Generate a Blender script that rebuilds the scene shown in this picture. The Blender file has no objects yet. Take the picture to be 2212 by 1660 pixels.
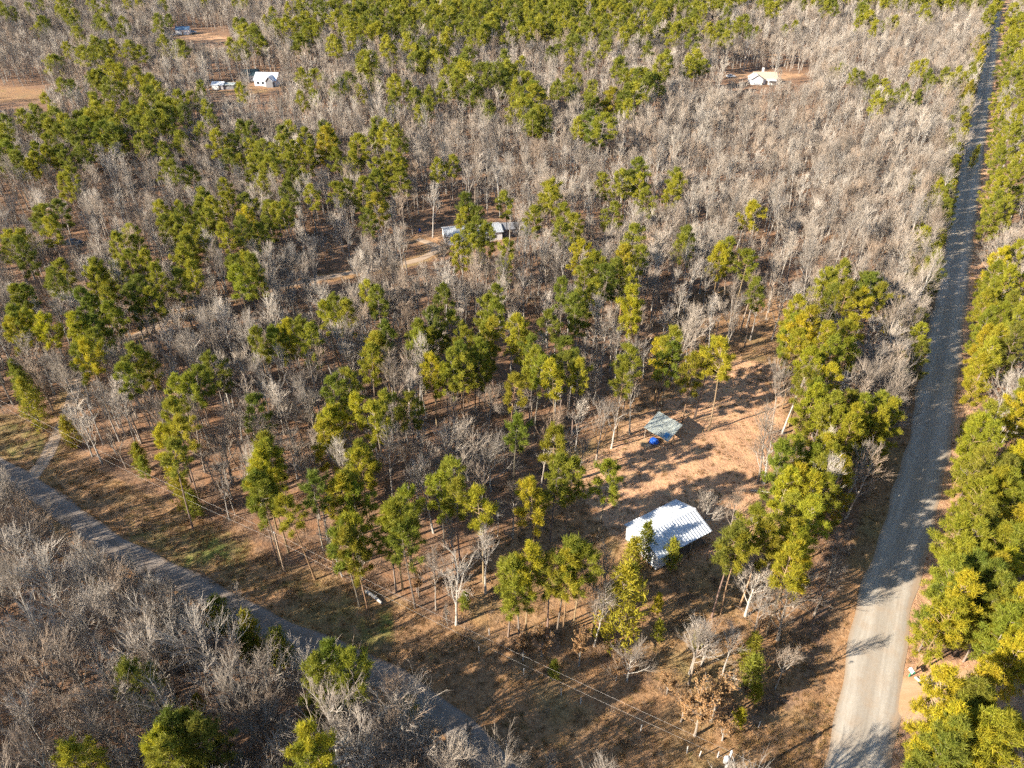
import bpy, math, random, re
import numpy as np
from mathutils import Vector, Matrix

# ------------------------------------------------------------------ camera, sky, sun, exposure
R = math.radians
H_CAM, PITCH, FPX, CX, CY = 80.0, R(35.0), 1535.7, 1106.0, 830.0
SIN, COS = math.sin(PITCH), math.cos(PITCH)
scene = bpy.context.scene
COL = scene.collection
cam_data = bpy.data.cameras.new('camera')
cam = bpy.data.objects.new('camera', cam_data)
COL.objects.link(cam)
cam.location = (0, 0, H_CAM)
cam.rotation_euler = (R(90) - PITCH, 0, 0)
cam_data.sensor_width = 36.0
cam_data.lens = 25.0
cam_data.clip_start = 1.0
cam_data.clip_end = 12000.0
scene.camera = cam

SUN_EL, SHADOW_AZ = R(26.0), R(25.7)          # shadows fall towards (cos, sin) of SHADOW_AZ on the ground
sun_dir = Vector((-math.cos(SHADOW_AZ) * math.cos(SUN_EL), -math.sin(SHADOW_AZ) * math.cos(SUN_EL), math.sin(SUN_EL)))
world = bpy.data.worlds.new('World')
scene.world = world
world.use_nodes = True
wn, wl = world.node_tree.nodes, world.node_tree.links
wn.clear()
sky = wn.new('ShaderNodeTexSky')
sky.sky_type = 'NISHITA'
sky.sun_disc = False
sky.sun_elevation = SUN_EL
sky.sun_rotation = math.atan2(sun_dir.x, sun_dir.y)
sky.air_density = 1.0
sky.dust_density = 0.3
sky.ozone_density = 2.0
bg = wn.new('ShaderNodeBackground')
bg.inputs['Strength'].default_value = 0.08
wo = wn.new('ShaderNodeOutputWorld')
wl.new(sky.outputs[0], bg.inputs[0])
wl.new(bg.outputs[0], wo.inputs[0])
sun_data = bpy.data.lights.new('sun', 'SUN')
sun_data.energy = 5.0
sun_data.angle = R(0.5)
sun_data.color = (1.0, 0.90, 0.76)
sun = bpy.data.objects.new('sun', sun_data)
COL.objects.link(sun)
sun.rotation_euler = sun_dir.to_track_quat('Z', 'Y').to_euler()
scene.view_settings.view_transform = 'Standard'
scene.view_settings.look = 'None'
scene.view_settings.exposure = 1.6
scene.view_settings.gamma = 1.0
scene.view_settings.use_curve_mapping = False
scene.cycles.max_bounces = 3
scene.cycles.diffuse_bounces = 1
scene.cycles.use_adaptive_sampling = True
scene.cycles.adaptive_threshold = 0.05
scene.cycles.glossy_bounces = 2
scene.cycles.transmission_bounces = 2
scene.cycles.transparent_max_bounces = 4
scene.cycles.use_denoising = False

rng = random.Random(7)
nrng = np.random.default_rng(7)

# ------------------------------------------------------------------ plan of the place
def g(px, py, z=0.0):
    """ground point (metres) seen at a spot of the photograph (2212 px wide), at height z"""
    u, v = (px - CX) / FPX, (py - CY) / FPX
    d = (H_CAM - z) / (SIN + v * COS)
    return (u * d, d * (COS - v * SIN))

def proj(x, y, z):
    dz = H_CAM - z
    dep = y * COS + dz * SIN
    if dep < 1: return (None, None, dep)
    return (CX + FPX * x / dep, CY + FPX * (dz * COS - y * SIN) / dep, dep)

def chaikin(pts, n=2):
    for _ in range(n):
        out = [pts[0]]
        for a, b in zip(pts, pts[1:]):
            out.append((a[0] * .75 + b[0] * .25, a[1] * .75 + b[1] * .25))
            out.append((a[0] * .25 + b[0] * .75, a[1] * .25 + b[1] * .75))
        out.append(pts[-1])
        pts = out
    return pts

def resample(pts, step):
    p = np.array(pts, float)
    s = np.concatenate([[0], np.cumsum(np.hypot(*np.diff(p, axis=0).T))])
    t = np.arange(0, s[-1], step)
    return np.stack([np.interp(t, s, p[:, 0]), np.interp(t, s, p[:, 1])], 1)

main_edges = [(1760, 1763, 1893), (1660, 1790, 1918), (1573, 1803, 1926), (1473, 1819, 1943), (1400, 1835, 1957), (1273, 1857, 1984),
              (1199, 1876, 2006), (1073, 1921, 2041), (986, 1945, 2057), (833, 1983, 2070), (700, 2005, 2088), (553, 2032, 2104),
              (440, 2056, 2114), (330, 2082, 2124), (245, 2102, 2132), (165, 2122, 2144), (85, 2133, 2153)]
main_c = [g((l + r) / 2, y) for y, l, r in main_edges]
a, b = main_c[0], main_c[1]
main_c = [(a[0] + (a[0] - b[0]) * 12, a[1] + (a[1] - b[1]) * 12)] + main_c
a, b = main_c[-1], main_c[-3]
main_c.append((a[0] + (a[0] - b[0]) * 2.5, a[1] + (a[1] - b[1]) * 2.5))
MAIN = resample(chaikin(main_c, 3), 1.0)
lane_px = [(-160, 940), (-80, 972), (0, 1008), (60, 1046), (130, 1100), (200, 1150), (270, 1190), (340, 1232), (450, 1284), (540, 1330),
           (630, 1372), (720, 1414), (800, 1450), (890, 1497), (960, 1545), (1020, 1595), (1080, 1660), (1140, 1740), (1230, 1900)]
LANE = resample(chaikin([g(*p) for p in lane_px], 3), 1.0)
drive_px = [(60, 1046), (96, 1000), (128, 935), (148, 885), (166, 830), (205, 778), (275, 735), (380, 683), (470, 656), (560, 630), (690, 602),
            (790, 586), (890, 566), (940, 548), (948, 534), (925, 524), (900, 516)]
DRIVE = resample(chaikin([g(*p) for p in drive_px], 3), 1.0)
side_px = [(1930, 1522), (1965, 1517), (2010, 1506), (2070, 1490), (2140, 1470)]
SIDE = resample(chaikin([g(*p) for p in side_px], 3), 0.7)
W_MAIN, W_LANE, W_DRIVE, W_SIDE = 6.6, 3.7, 2.4, 4.6

def dist_to(path, X, Y, every=3):
    P = path[::every]
    X, Y = np.atleast_1d(X).astype(float), np.atleast_1d(Y).astype(float)
    out = np.empty(X.size)
    sgn = np.empty(X.size)
    T = np.gradient(P, axis=0)
    for i in range(0, X.size, 20000):
        dx = X[i:i + 20000, None] - P[None, :, 0]
        dy = Y[i:i + 20000, None] - P[None, :, 1]
        d2 = dx * dx + dy * dy
        j = d2.argmin(1)
        k = np.arange(j.size)
        out[i:i + 20000] = np.sqrt(d2[k, j])
        sgn[i:i + 20000] = np.sign(T[j, 0] * dy[k, j] - T[j, 1] * dx[k, j])
    return out, sgn        # sgn > 0: to the left of the direction of travel

def in_poly(poly, X, Y):
    X, Y = np.atleast_1d(X), np.atleast_1d(Y)
    c = np.zeros(X.shape, bool)
    n = len(poly)
    for i in range(n):
        (x0, y0), (x1, y1) = poly[i], poly[(i + 1) % n]
        if y0 == y1: continue
        m = ((y0 > Y) != (y1 > Y)) & (X < (x1 - x0) * (Y - y0) / (y1 - y0) + x0)
        c ^= m
    return c

def poly_dist(poly, X, Y):
    """signed distance, positive inside"""
    X, Y = np.atleast_1d(X).astype(float), np.atleast_1d(Y).astype(float)
    d = np.full(X.shape, 1e9)
    n = len(poly)
    for i in range(n):
        ax, ay = poly[i]; bx_, by_ = poly[(i + 1) % n]
        ex, ey = bx_ - ax, by_ - ay
        t = np.clip(((X - ax) * ex + (Y - ay) * ey) / (ex * ex + ey * ey + 1e-9), 0, 1)
        d = np.minimum(d, np.hypot(X - ax - t * ex, Y - ay - t * ey))
    return np.where(in_poly(poly, X, Y), d, -d)

def P2(pts): return [g(*p) for p in pts]

STRIP = P2([(-150, 905), (60, 900), (128, 945), (180, 1000), (300, 1068), (400, 1110), (500, 1145), (560, 1205), (640, 1228), (740, 1256), (860, 1296),
            (960, 1362), (1060, 1388), (1200, 1424), (1300, 1452), (1400, 1492), (1500, 1562), (1640, 1570), (1700, 1545), (1775, 1500), (1810, 1500),
            (1795, 1660), (1765, 1760), (1160, 1760), (1050, 1640), (960, 1560), (890, 1510), (720, 1430), (540, 1345), (340, 1250), (200, 1165), (60, 1060), (-150, 990)])
CLEAR = P2([(1265, 1000), (1330, 955), (1430, 872), (1530, 805), (1600, 775), (1675, 800), (1690, 900), (1655, 1000), (1640, 1080), (1680, 1110),
            (1640, 1165), (1560, 1200), (1430, 1215), (1350, 1180), (1300, 1120), (1255, 1060)])
THIN_BACK = P2([(1290, 960), (1330, 830), (1400, 720), (1520, 630), (1640, 610), (1730, 660), (1720, 800), (1700, 900), (1600, 775), (1430, 872)])
THIN_FRONT = P2([(1180, 1060), (1260, 1060), (1350, 1180), (1640, 1165), (1760, 1200), (1770, 1480), (1640, 1560), (1500, 1550), (1400, 1480), (1200, 1415), (1000, 1370), (1000, 1200)])
MID_OPEN = P2([(860, 540), (900, 500), (955, 480), (960, 560), (900, 575)])
YARDS = {  # name: (polygon, ground kind)
    'field': (P2([(-200, 182), (60, 184), (120, 196), (135, 206), (90, 220), (-200, 238)]), 'g'),
    'white_house': (P2([(425, 192), (500, 184), (640, 184), (640, 196), (590, 203), (420, 206)]), 'g'),
    'far_yard': (P2([(366, 66), (400, 62), (470, 74), (520, 84), (470, 92), (376, 90)]), 'd'),
    'tan_house': (P2([(1545, 165), (1600, 158), (1690, 156), (1750, 160), (1740, 170), (1680, 176), (1600, 176), (1545, 173)]), 'd'),
    'back_yard': (P2([(1640, 100), (1690, 105), (1690, 130), (1640, 128)]), 'd'),
    'home_yard': (P2([(890, 525), (940, 500), (1110, 490), (1110, 530), (950, 545), (900, 560)]), 'd'),
    'glade': (P2([(640, 190), (720, 186), (720, 200), (640, 200)]), 'g'),
}
yard_polys = [p for p, _ in YARDS.values()]
# houses: nothing tall stands between these windows of view and the camera
SIGHT = [(548, 164, 598, 188), (459, 180, 511, 194), (378, 62, 425, 84), (1606, 154, 1668, 180), (1562, 164, 1600, 174), (-20, 190, 100, 228), (955, 472, 1090, 512), (890, 515, 945, 560),
         (690, 582, 760, 600), (440, 72, 490, 88), (1690, 160, 1745, 172), (540, 188, 590, 195),
         (1340, 1075, 1545, 1225), (1385, 890, 1480, 972), (148, 515, 172, 532), (1640, 1105, 1672, 1150), (1470, 870, 1640, 1060), (1300, 1010, 1640, 1075)]

def ditch(d, w, depth):
    t = np.clip((np.abs(d - (w / 2 + 1.5))) / 1.1, 0, 1)
    return -depth * (1 - t * t * (3 - 2 * t))

def height(X, Y):
    X, Y = np.atleast_1d(X).astype(float), np.atleast_1d(Y).astype(float)
    dm, _ = dist_to(MAIN, X, Y); dl, _ = dist_to(LANE, X, Y); dd, _ = dist_to(DRIVE, X, Y); ds, _ = dist_to(SIDE, X, Y, 1)
    near = np.minimum(np.minimum(dm - W_MAIN / 2, dl - W_LANE / 2), np.minimum(dd - W_DRIVE / 2, ds - W_SIDE / 2))
    k = np.clip((near - 1.0) / 6.0, 0, 1)
    roll = 0.22 * (np.sin(X * .13 + 1.3) * np.cos(Y * .11 - .4) + .6 * np.sin(X * .31 - Y * .23) + .35 * np.sin(X * .83 + Y * .71))
    jn = np.clip((np.minimum(dd - W_DRIVE / 2, ds - W_SIDE / 2)) / 2.0, 0, 1)
    jl = np.clip((dl - W_LANE / 2) / 2.0, 0, 1)
    jm = np.clip((dm - W_MAIN / 2) / 2.0, 0, 1)
    z = roll * k + ditch(dm, W_MAIN, .45) * jn * jl + ditch(dl, W_LANE, .55) * jn * jm
    return z

# ------------------------------------------------------------------ helpers
def link(o, parent=None):
    COL.objects.link(o)
    if parent is not None: o.parent = parent
    return o

def mesh_obj(name, verts, faces, mats, parent=None, mat_idx=None, smooth=False):
    me = bpy.data.meshes.new(name)
    me.from_pydata([tuple(v) for v in verts], [], faces)
    for m in (mats if isinstance(mats, (list, tuple)) else [mats]): me.materials.append(m)
    if mat_idx is not None: me.polygons.foreach_set('material_index', mat_idx)
    if smooth: me.polygons.foreach_set('use_smooth', [True] * len(me.polygons))
    me.update()
    o = bpy.data.objects.new(name, me)
    return link(o, parent)

def thing(name, label, cat, loc=(0, 0, 0), rz=0.0, group=None):
    o = bpy.data.objects.new(name, None)
    o.empty_display_size = 0.3
    COL.objects.link(o)
    o.location = loc
    o.rotation_euler = (0, 0, rz)
    return tag(o, label, cat, group)

def tag(o, label=None, cat=None, group=None, kind=None):
    if label: o['label'] = label
    if cat: o['category'] = cat
    if group: o['group'] = group
    if kind: o['kind'] = kind
    return o

class MB:
    """collects shapes into one mesh"""
    def __init__(self): self.v, self.f, self.m = [], [], []
    def add(self, vs, fs, mi=0):
        n = len(self.v)
        self.v += [tuple(p) for p in vs]
        self.f += [tuple(i + n for i in q) for q in fs]
        self.m += [mi] * len(fs)
    def box(self, c, s, rz=0.0, mi=0, rx=0.0, ry=0.0):
        M = Matrix.Translation(c) @ Matrix.Rotation(rz, 4, 'Z') @ Matrix.Rotation(ry, 4, 'Y') @ Matrix.Rotation(rx, 4, 'X')
        vs = [M @ Vector((x * s[0] / 2, y * s[1] / 2, z * s[2] / 2)) for x in (-1, 1) for y in (-1, 1) for z in (-1, 1)]
        self.add(vs, [(0, 1, 3, 2), (4, 6, 7, 5), (0, 4, 5, 1), (2, 3, 7, 6), (0, 2, 6, 4), (1, 5, 7, 3)], mi)
    def prism(self, poly, d, mi=0):
        """closed slab: poly (3-D points), extruded by vector d"""
        n = len(poly)
        vs = [Vector(p) for p in poly] + [Vector(p) + Vector(d) for p in poly]
        fs = [tuple(range(n - 1, -1, -1)), tuple(range(n, 2 * n))] + [(i, (i + 1) % n, (i + 1) % n + n, i + n) for i in range(n)]
        self.add(vs, fs, mi)
    def tube(self, pts, rad, k=6, mi=0, cap=True):
        pts = [Vector(p) for p in pts]
        rad = rad if isinstance(rad, (list, tuple)) else [rad] * len(pts)
        n0 = len(self.v)
        ref = None
        for i, p in enumerate(pts):
            t = (pts[min(i + 1, len(pts) - 1)] - pts[max(i - 1, 0)])
            t = t.normalized() if t.length > 1e-6 else Vector((0, 0, 1))
            if ref is None: ref = Vector((1, 0, 0)) if abs(t.x) < .8 else Vector((0, 1, 0))
            s = (ref - t * ref.dot(t)).normalized(); q = t.cross(s); ref = s
            for j in range(k):
                w = 2 * math.pi * j / k
                self.v.append(tuple(p + (s * math.cos(w) + q * math.sin(w)) * rad[i]))
        for i in range(len(pts) - 1):
            for j in range(k):
                self.f.append((n0 + i * k + j, n0 + i * k + (j + 1) % k, n0 + (i + 1) * k + (j + 1) % k, n0 + (i + 1) * k + j)); self.m.append(mi)
        if cap:
            self.f.append(tuple(n0 + j for j in range(k - 1, -1, -1))); self.m.append(mi)
            e = n0 + (len(pts) - 1) * k
            self.f.append(tuple(e + j for j in range(k))); self.m.append(mi)
    def spike(self, a, b, r, k=3, mi=0):
        a, b = Vector(a), Vector(b)
        t = (b - a).normalized()
        ref = Vector((1, 0, 0)) if abs(t.x) < .8 else Vector((0, 1, 0))
        s = (ref - t * ref.dot(t)).normalized(); q = t.cross(s)
        n0 = len(self.v)
        for j in range(k):
            w = 2 * math.pi * j / k
            self.v.append(tuple(a + (s * math.cos(w) + q * math.sin(w)) * r))
        self.v.append(tuple(b))
        for j in range(k):
            self.f.append((n0 + j, n0 + (j + 1) % k, n0 + k)); self.m.append(mi)
    def lathe(self, prof, c=(0, 0, 0), k=12, mi=0):
        n0 = len(self.v)
        for r, z in prof:
            for j in range(k):
                w = 2 * math.pi * j / k
                self.v.append((c[0] + r * math.cos(w), c[1] + r * math.sin(w), c[2] + z))
        for i in range(len(prof) - 1):
            for j in range(k):
                self.f.append((n0 + i * k + j, n0 + i * k + (j + 1) % k, n0 + (i + 1) * k + (j + 1) % k, n0 + (i + 1) * k + j)); self.m.append(mi)
        self.f.append(tuple(n0 + j for j in range(k - 1, -1, -1))); self.m.append(mi)
        e = n0 + (len(prof) - 1) * k
        self.f.append(tuple(e + j for j in range(k))); self.m.append(mi)
    def mesh(self, name, mats, smooth=False):
        me = bpy.data.meshes.new(name)
        me.from_pydata(self.v, [], self.f)
        for m in (mats if isinstance(mats, (list, tuple)) else [mats]): me.materials.append(m)
        me.polygons.foreach_set('material_index', self.m)
        if smooth: me.polygons.foreach_set('use_smooth', [True] * len(me.polygons))
        me.update()
        return me
    def build(self, name, mats, parent=None, smooth=False):
        return link(bpy.data.objects.new(name, self.mesh(name, mats, smooth)), parent)

# ------------------------------------------------------------------ materials
def new_mat(name):
    m = bpy.data.materials.new(name)
    m.use_nodes = True
    nt = m.node_tree
    nt.nodes.clear()
    out = nt.nodes.new('ShaderNodeOutputMaterial')
    b = nt.nodes.new('ShaderNodeBsdfPrincipled')
    nt.links.new(b.outputs[0], out.inputs[0])
    b.inputs['Specular IOR Level'].default_value = 0.25
    return m, nt, b, out

def N(nt, t, **kw):
    n = nt.nodes.new(t)
    for k, v in kw.items(): setattr(n, k, v)
    return n

def noise(nt, scale, detail=3.0, rough=.6, coord=None):
    n = N(nt, 'ShaderNodeTexNoise')
    n.inputs['Scale'].default_value = scale
    n.inputs['Detail'].default_value = detail
    n.inputs['Roughness'].default_value = rough
    if coord is not None: nt.links.new(coord, n.inputs['Vector'])
    return n.outputs['Fac']

def ramp(nt, fac, stops, interp='LINEAR'):
    r = N(nt, 'ShaderNodeValToRGB')
    r.color_ramp.interpolation = interp
    el = r.color_ramp.elements
    while len(el) < len(stops): el.new(0.5)
    for e, (p, c) in zip(el, stops):
        e.position = p
        e.color = (*c, 1) if len(c) == 3 else c
    nt.links.new(fac, r.inputs[0])
    return r.outputs[0]

def mix(nt, fac, a_, b_, blend='MIX'):
    n = N(nt, 'ShaderNodeMix', data_type='RGBA', blend_type=blend)
    for i, v in ((0, fac), (6, a_), (7, b_)):
        if isinstance(v, (int, float)): n.inputs[i].default_value = v
        elif isinstance(v, (tuple, list)): n.inputs[i].default_value = (*v, 1)
        else: nt.links.new(v, n.inputs[i])
    return n.outputs[2]

def bump(nt, b, fac, strength=.3, dist=.05):
    n = N(nt, 'ShaderNodeBump')
    n.inputs['Strength'].default_value = strength
    n.inputs['Distance'].default_value = dist
    nt.links.new(fac, n.inputs['Height'])
    nt.links.new(n.outputs[0], b.inputs['Normal'])

def plain(name, col, rough=.8, metal=0.0, var=.25, scale=3.0):
    m, nt, b, _ = new_mat(name)
    tc = N(nt, 'ShaderNodeTexCoord').outputs['Object']
    f = noise(nt, scale, 4, .65, tc)
    c = ramp(nt, f, [(.3, tuple(x * (1 - var) for x in col)), (.7, tuple(min(1, x * (1 + var * .6)) for x in col))])
    nt.links.new(c, b.inputs['Base Color'])
    b.inputs['Roughness'].default_value = rough
    b.inputs['Metallic'].default_value = metal
    return m

def mat_bark(name, lo, hi, spread=.35):
    m, nt, b, _ = new_mat(name)
    oi = N(nt, 'ShaderNodeObjectInfo')
    tc = N(nt, 'ShaderNodeTexCoord').outputs['Object']
    mx_ = lambda k, w=(1, 1, 1): tuple((a_ + (b_ - a_) * k) * q for a_, b_, q in zip(lo, hi, w))
    c = ramp(nt, oi.outputs['Random'], [(0, lo), (.3, mx_(.45)), (.5, mx_(.3, (1.0, .88, .78))), (.72, mx_(.6, (.97, 1.0, 1.02))), (1, hi)])
    f = noise(nt, 1.3, 4, .7, tc)
    v = ramp(nt, f, [(.3, (1 - spread,) * 3), (.7, (1.0,) * 3)])
    c = mix(nt, 1.0, c, v, 'MULTIPLY')
    c = mix(nt, 1.0, c, oi.outputs['Color'], 'MULTIPLY')
    nt.links.new(c, b.inputs['Base Color'])
    b.inputs['Roughness'].default_value = .9
    return m

def mat_needles(name, stops, trans=.25):
    m, nt, b, out = new_mat(name)
    oi = N(nt, 'ShaderNodeObjectInfo')
    tc = N(nt, 'ShaderNodeTexCoord').outputs['Object']
    c = ramp(nt, oi.outputs['Random'], stops)
    f = noise(nt, .9, 3, .7, tc)
    v = ramp(nt, f, [(.3, (.72, .80, .72)), (.7, (1.18, 1.08, .9))])
    c = mix(nt, 1.0, c, v, 'MULTIPLY')
    c = mix(nt, 1.0, c, oi.outputs['Color'], 'MULTIPLY')
    nt.links.new(c, b.inputs['Base Color'])
    b.inputs['Roughness'].default_value = .6
    t = N(nt, 'ShaderNodeBsdfTranslucent')
    nt.links.new(c, t.inputs[0])
    mx = N(nt, 'ShaderNodeMixShader')
    mx.inputs[0].default_value = trans
    nt.links.new(b.outputs[0], mx.inputs[1]); nt.links.new(t.outputs[0], mx.inputs[2])
    nt.links.new(mx.outputs[0], out.inputs[0])
    return m

M = {}
M['bark'] = mat_bark('hardwood_bark', (.31, .275, .235), (.50, .455, .395))
M['twig'] = mat_bark('hardwood_twig', (.26, .215, .17), (.49, .42, .345))
M['pine_bark'] = mat_bark('pine_bark', (.20, .15, .115), (.33, .26, .21))
M['needles'] = mat_needles('pine_needles', [(0, (.165, .185, .030)), (.5, (.265, .265, .032)), (1, (.370, .340, .034))], .36)
M['cedar'] = mat_needles('cedar_foliage', [(0, (.21, .22, .03)), (1, (.37, .335, .034))], .36)
M['brown_leaf'] = mat_needles('brown_leaves', [(0, (.26, .15, .08)), (1, (.42, .25, .13))], .25)
M['orange_leaf'] = mat_needles('orange_leaves', [(0, (.36, .13, .045)), (1, (.45, .20, .07))], .2)
M['dry_grass'] = mat_needles('dry_grass', [(0, (.22, .12, .06)), (.5, (.34, .205, .10)), (.85, (.30, .19, .085)), (1, (.17, .15, .05))], .2)
M['brush'] = mat_bark('brush_twigs', (.20, .135, .09), (.36, .27, .20))

def mat_ground():
    m, nt, b, _ = new_mat('ground')
    tc = N(nt, 'ShaderNodeTexCoord').outputs['Object']
    at = N(nt, 'ShaderNodeAttribute', attribute_name='zone')
    sep = N(nt, 'ShaderNodeSeparateColor')
    nt.links.new(at.outputs['Color'], sep.inputs[0])
    big, midn, fine, spk = noise(nt, .06, 3, .6, tc), noise(nt, .45, 4, .65, tc), noise(nt, 2.2, 4, .75, tc), noise(nt, 6.0, 2, .6, tc)
    wide = noise(nt, .11, 3, .6, tc)
    litter = ramp(nt, fine, [(.28, (.085, .054, .036)), (.48, (.195, .122, .078)), (.62, (.30, .188, .115)), (.78, (.40, .275, .18))])
    litter = mix(nt, ramp(nt, midn, [(.42, (0, 0, 0)), (.68, (.75,) * 3)]), litter, (.30, .145, .065))
    grass = ramp(nt, fine, [(.27, (.13, .072, .038)), (.45, (.27, .155, .078)), (.6, (.38, .23, .12)), (.78, (.50, .34, .19))])
    grass = mix(nt, ramp(nt, midn, [(.45, (0, 0, 0)), (.7, (.7,) * 3)]), grass, (.36, .185, .075))
    grass = mix(nt, ramp(nt, big, [(.5, (0, 0, 0)), (.7, (.6,) * 3)]), grass, (.24, .20, .075))
    dirt = ramp(nt, fine, [(.3, (.37, .19, .10)), (.5, (.50, .285, .16)), (.75, (.61, .39, .24))])
    dirt = mix(nt, ramp(nt, midn, [(.48, (0, 0, 0)), (.66, (.65,) * 3)]), dirt, (.55, .36, .19))
    green = ramp(nt, fine, [(.3, (.07, .085, .02)), (.55, (.15, .165, .04)), (.78, (.27, .24, .08))])
    def edge(ch):          # ragged borders
        m0 = N(nt, 'ShaderNodeMath', operation='MULTIPLY_ADD'); m0.inputs[1].default_value = 1.0; nt.links.new(wide, m0.inputs[0]); nt.links.new(midn, m0.inputs[2])
        mt = N(nt, 'ShaderNodeMath', operation='MULTIPLY_ADD'); mt.inputs[1].default_value = .5; nt.links.new(m0.outputs[0], mt.inputs[0])
        nt.links.new(ch, mt.inputs[2])
        return ramp(nt, mt.outputs[0], [(.78, (0, 0, 0)), (.98, (1, 1, 1))])
    c = mix(nt, edge(sep.outputs[0]), litter, grass)
    c = mix(nt, edge(sep.outputs[1]), c, dirt)
    c = mix(nt, edge(sep.outputs[2]), c, green)
    c = mix(nt, ramp(nt, spk, [(.60, (0, 0, 0)), (.72, (.28,) * 3)]), c, (.11, .07, .045))
    nt.links.new(c, b.inputs['Base Color'])
    b.inputs['Roughness'].default_value = .95
    bump(nt, b, fine, .8, .25)
    return m

def mat_road(name, base, track, edge_c):
    m, nt, b, _ = new_mat(name)
    uv = N(nt, 'ShaderNodeUVMap').outputs[0]
    tc = N(nt, 'ShaderNodeTexCoord').outputs['Object']
    sx = N(nt, 'ShaderNodeSeparateXYZ'); nt.links.new(uv, sx.inputs[0])
    mp = N(nt, 'ShaderNodeMapping'); nt.links.new(uv, mp.inputs[0])
    mp.inputs['Scale'].default_value = (14, .12, 1)
    streak = noise(nt, 1.0, 4, .65, mp.outputs[0])
    midn, fine = noise(nt, .5, 4, .65, tc), noise(nt, 5.0, 4, .75, tc)
    wob = N(nt, 'ShaderNodeMath', operation='MULTIPLY_ADD'); nt.links.new(midn, wob.inputs[0]); wob.inputs[1].default_value = .10; nt.links.new(sx.outputs[0], wob.inputs[2])
    tr = ramp(nt, wob.outputs[0], [(.0, (0,) * 3), (.06, (.1,) * 3), (.20, (.9,) * 3), (.32, (.9,) * 3), (.42, (.15,) * 3), (.60, (.15,) * 3), (.70, (.9,) * 3), (.83, (.9,) * 3), (.95, (.1,) * 3)])
    c = mix(nt, tr, base, track)
    ed = ramp(nt, wob.outputs[0], [(.03, (1,) * 3), (.13, (0,) * 3), (.94, (0,) * 3), (1.0, (.9,) * 3)])
    c = mix(nt, ed, c, edge_c)
    c = mix(nt, ramp(nt, streak, [(.38, (0,) * 3), (.7, (.55,) * 3)]), c, tuple(x * .72 for x in base))
    c = mix(nt, ramp(nt, midn, [(.45, (0,) * 3), (.75, (.5,) * 3)]), c, edge_c)
    c = mix(nt, 1.0, c, ramp(nt, fine, [(.3, (.86, .85, .84)), (.7, (1.04, 1.04, 1.04))]), 'MULTIPLY')
    nt.links.new(c, b.inputs['Base Color'])
    b.inputs['Roughness'].default_value = .9
    bump(nt, b, fine, .25, .03)
    return m

M['ground'] = mat_ground()
M['road'] = mat_road('gravel_road', (.345, .30, .24), (.47, .42, .345), (.37, .26, .165))
M['lane'] = mat_road('gravel_lane', (.22, .185, .155), (.28, .24, .205), (.24, .16, .10))
M['drive'] = mat_road('dirt_drive', (.40, .29, .195), (.48, .37, .27), (.30, .19, .11))
M['sidedrive'] = mat_road('side_drive', (.52, .33, .18), (.56, .39, .24), (.46, .27, .13))

# ------------------------------------------------------------------ the ground: one sheet out to the horizon
def axis(parts):
    out = []
    for a_, b_, s in parts: out += list(np.arange(a_, b_, s))
    return np.array(out)
xs = axis([(-6000, -900, 600), (-900, -420, 40), (-420, -140, 5), (-140, 140, 1.0), (140, 420, 5), (420, 900, 40), (900, 6001, 600)])
ys = axis([(-600, 0, 40), (0, 24, 3), (24, 250, 1.0), (250, 640, 3), (640, 1000, 40), (1000, 9001, 800)])
GX, GY = np.meshgrid(xs, ys)
gx, gy = GX.ravel(), GY.ravel()
GZ = height(gx, gy)
zone = np.zeros((gx.size, 4)); zone[:, 3] = 1
dm, sm = dist_to(MAIN, gx, gy); dl, sl = dist_to(LANE, gx, gy); dd, _ = dist_to(DRIVE, gx, gy); ds, _ = dist_to(SIDE, gx, gy, 1)
def soft(d, w): return np.clip(.5 + d / w, 0, 1)
zone[:, 0] = np.maximum.reduce([soft(poly_dist(STRIP, gx, gy), 6), soft(poly_dist(CLEAR, gx, gy) + 3, 10), soft(5.5 - dm, 7), soft(3.2 - dl, 4), soft(2.6 - dd, 3),
                                soft(poly_dist(THIN_FRONT, gx, gy), 12) * .62, soft(poly_dist(THIN_BACK, gx, gy), 14) * .75] + [soft(poly_dist(p, gx, gy), 10) * .48 for p in yard_polys])
right_bank = ((sm < 0) & (dm < W_MAIN / 2 + 4.5)).astype(float)
zone[:, 1] = np.maximum.reduce([soft(poly_dist(CLEAR, gx, gy) - .5, 8) * 1.0, right_bank * soft(W_MAIN / 2 + 3.6 - dm, 3) * .75, soft(3.2 - ds, 3)] +
                               [soft(poly_dist(p, gx, gy), 12) * .42 for p, k in YARDS.values() if k == 'd'])
zone[:, 2] = np.maximum.reduce([soft(poly_dist(STRIP, gx, gy), 6) * (.42 + .3 * np.sin(gx * .09 + 2) * np.cos(gy * .12)) * (gx < -15) * .72, soft(poly_dist(YARDS['field'][0], gx, gy), 8) * .22,
                                soft(2.0 - np.abs(dl - 5.5), 3) * .25])
nx, ny = len(xs), len(ys)
idx = np.arange(nx * ny).reshape(ny, nx)
quads = np.stack([idx[:-1, :-1], idx[:-1, 1:], idx[1:, 1:], idx[1:, :-1]], -1).reshape(-1, 4)
gm = bpy.data.meshes.new('ground')
gm.vertices.add(gx.size); gm.vertices.foreach_set('co', np.stack([gx, gy, GZ], 1).ravel().astype(np.float32))
gm.loops.add(quads.size); gm.loops.foreach_set('vertex_index', quads.ravel().astype(np.int32))
gm.polygons.add(len(quads)); gm.polygons.foreach_set('loop_start', np.arange(0, quads.size, 4, dtype=np.int32))
gm.polygons.foreach_set('use_smooth', np.ones(len(quads), bool))
gm.update(calc_edges=True)
ca = gm.color_attributes.new('zone', 'FLOAT_COLOR', 'POINT')
ca.data.foreach_set('color', zone.ravel().astype(np.float32))
gm.materials.append(M['ground'])
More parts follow.
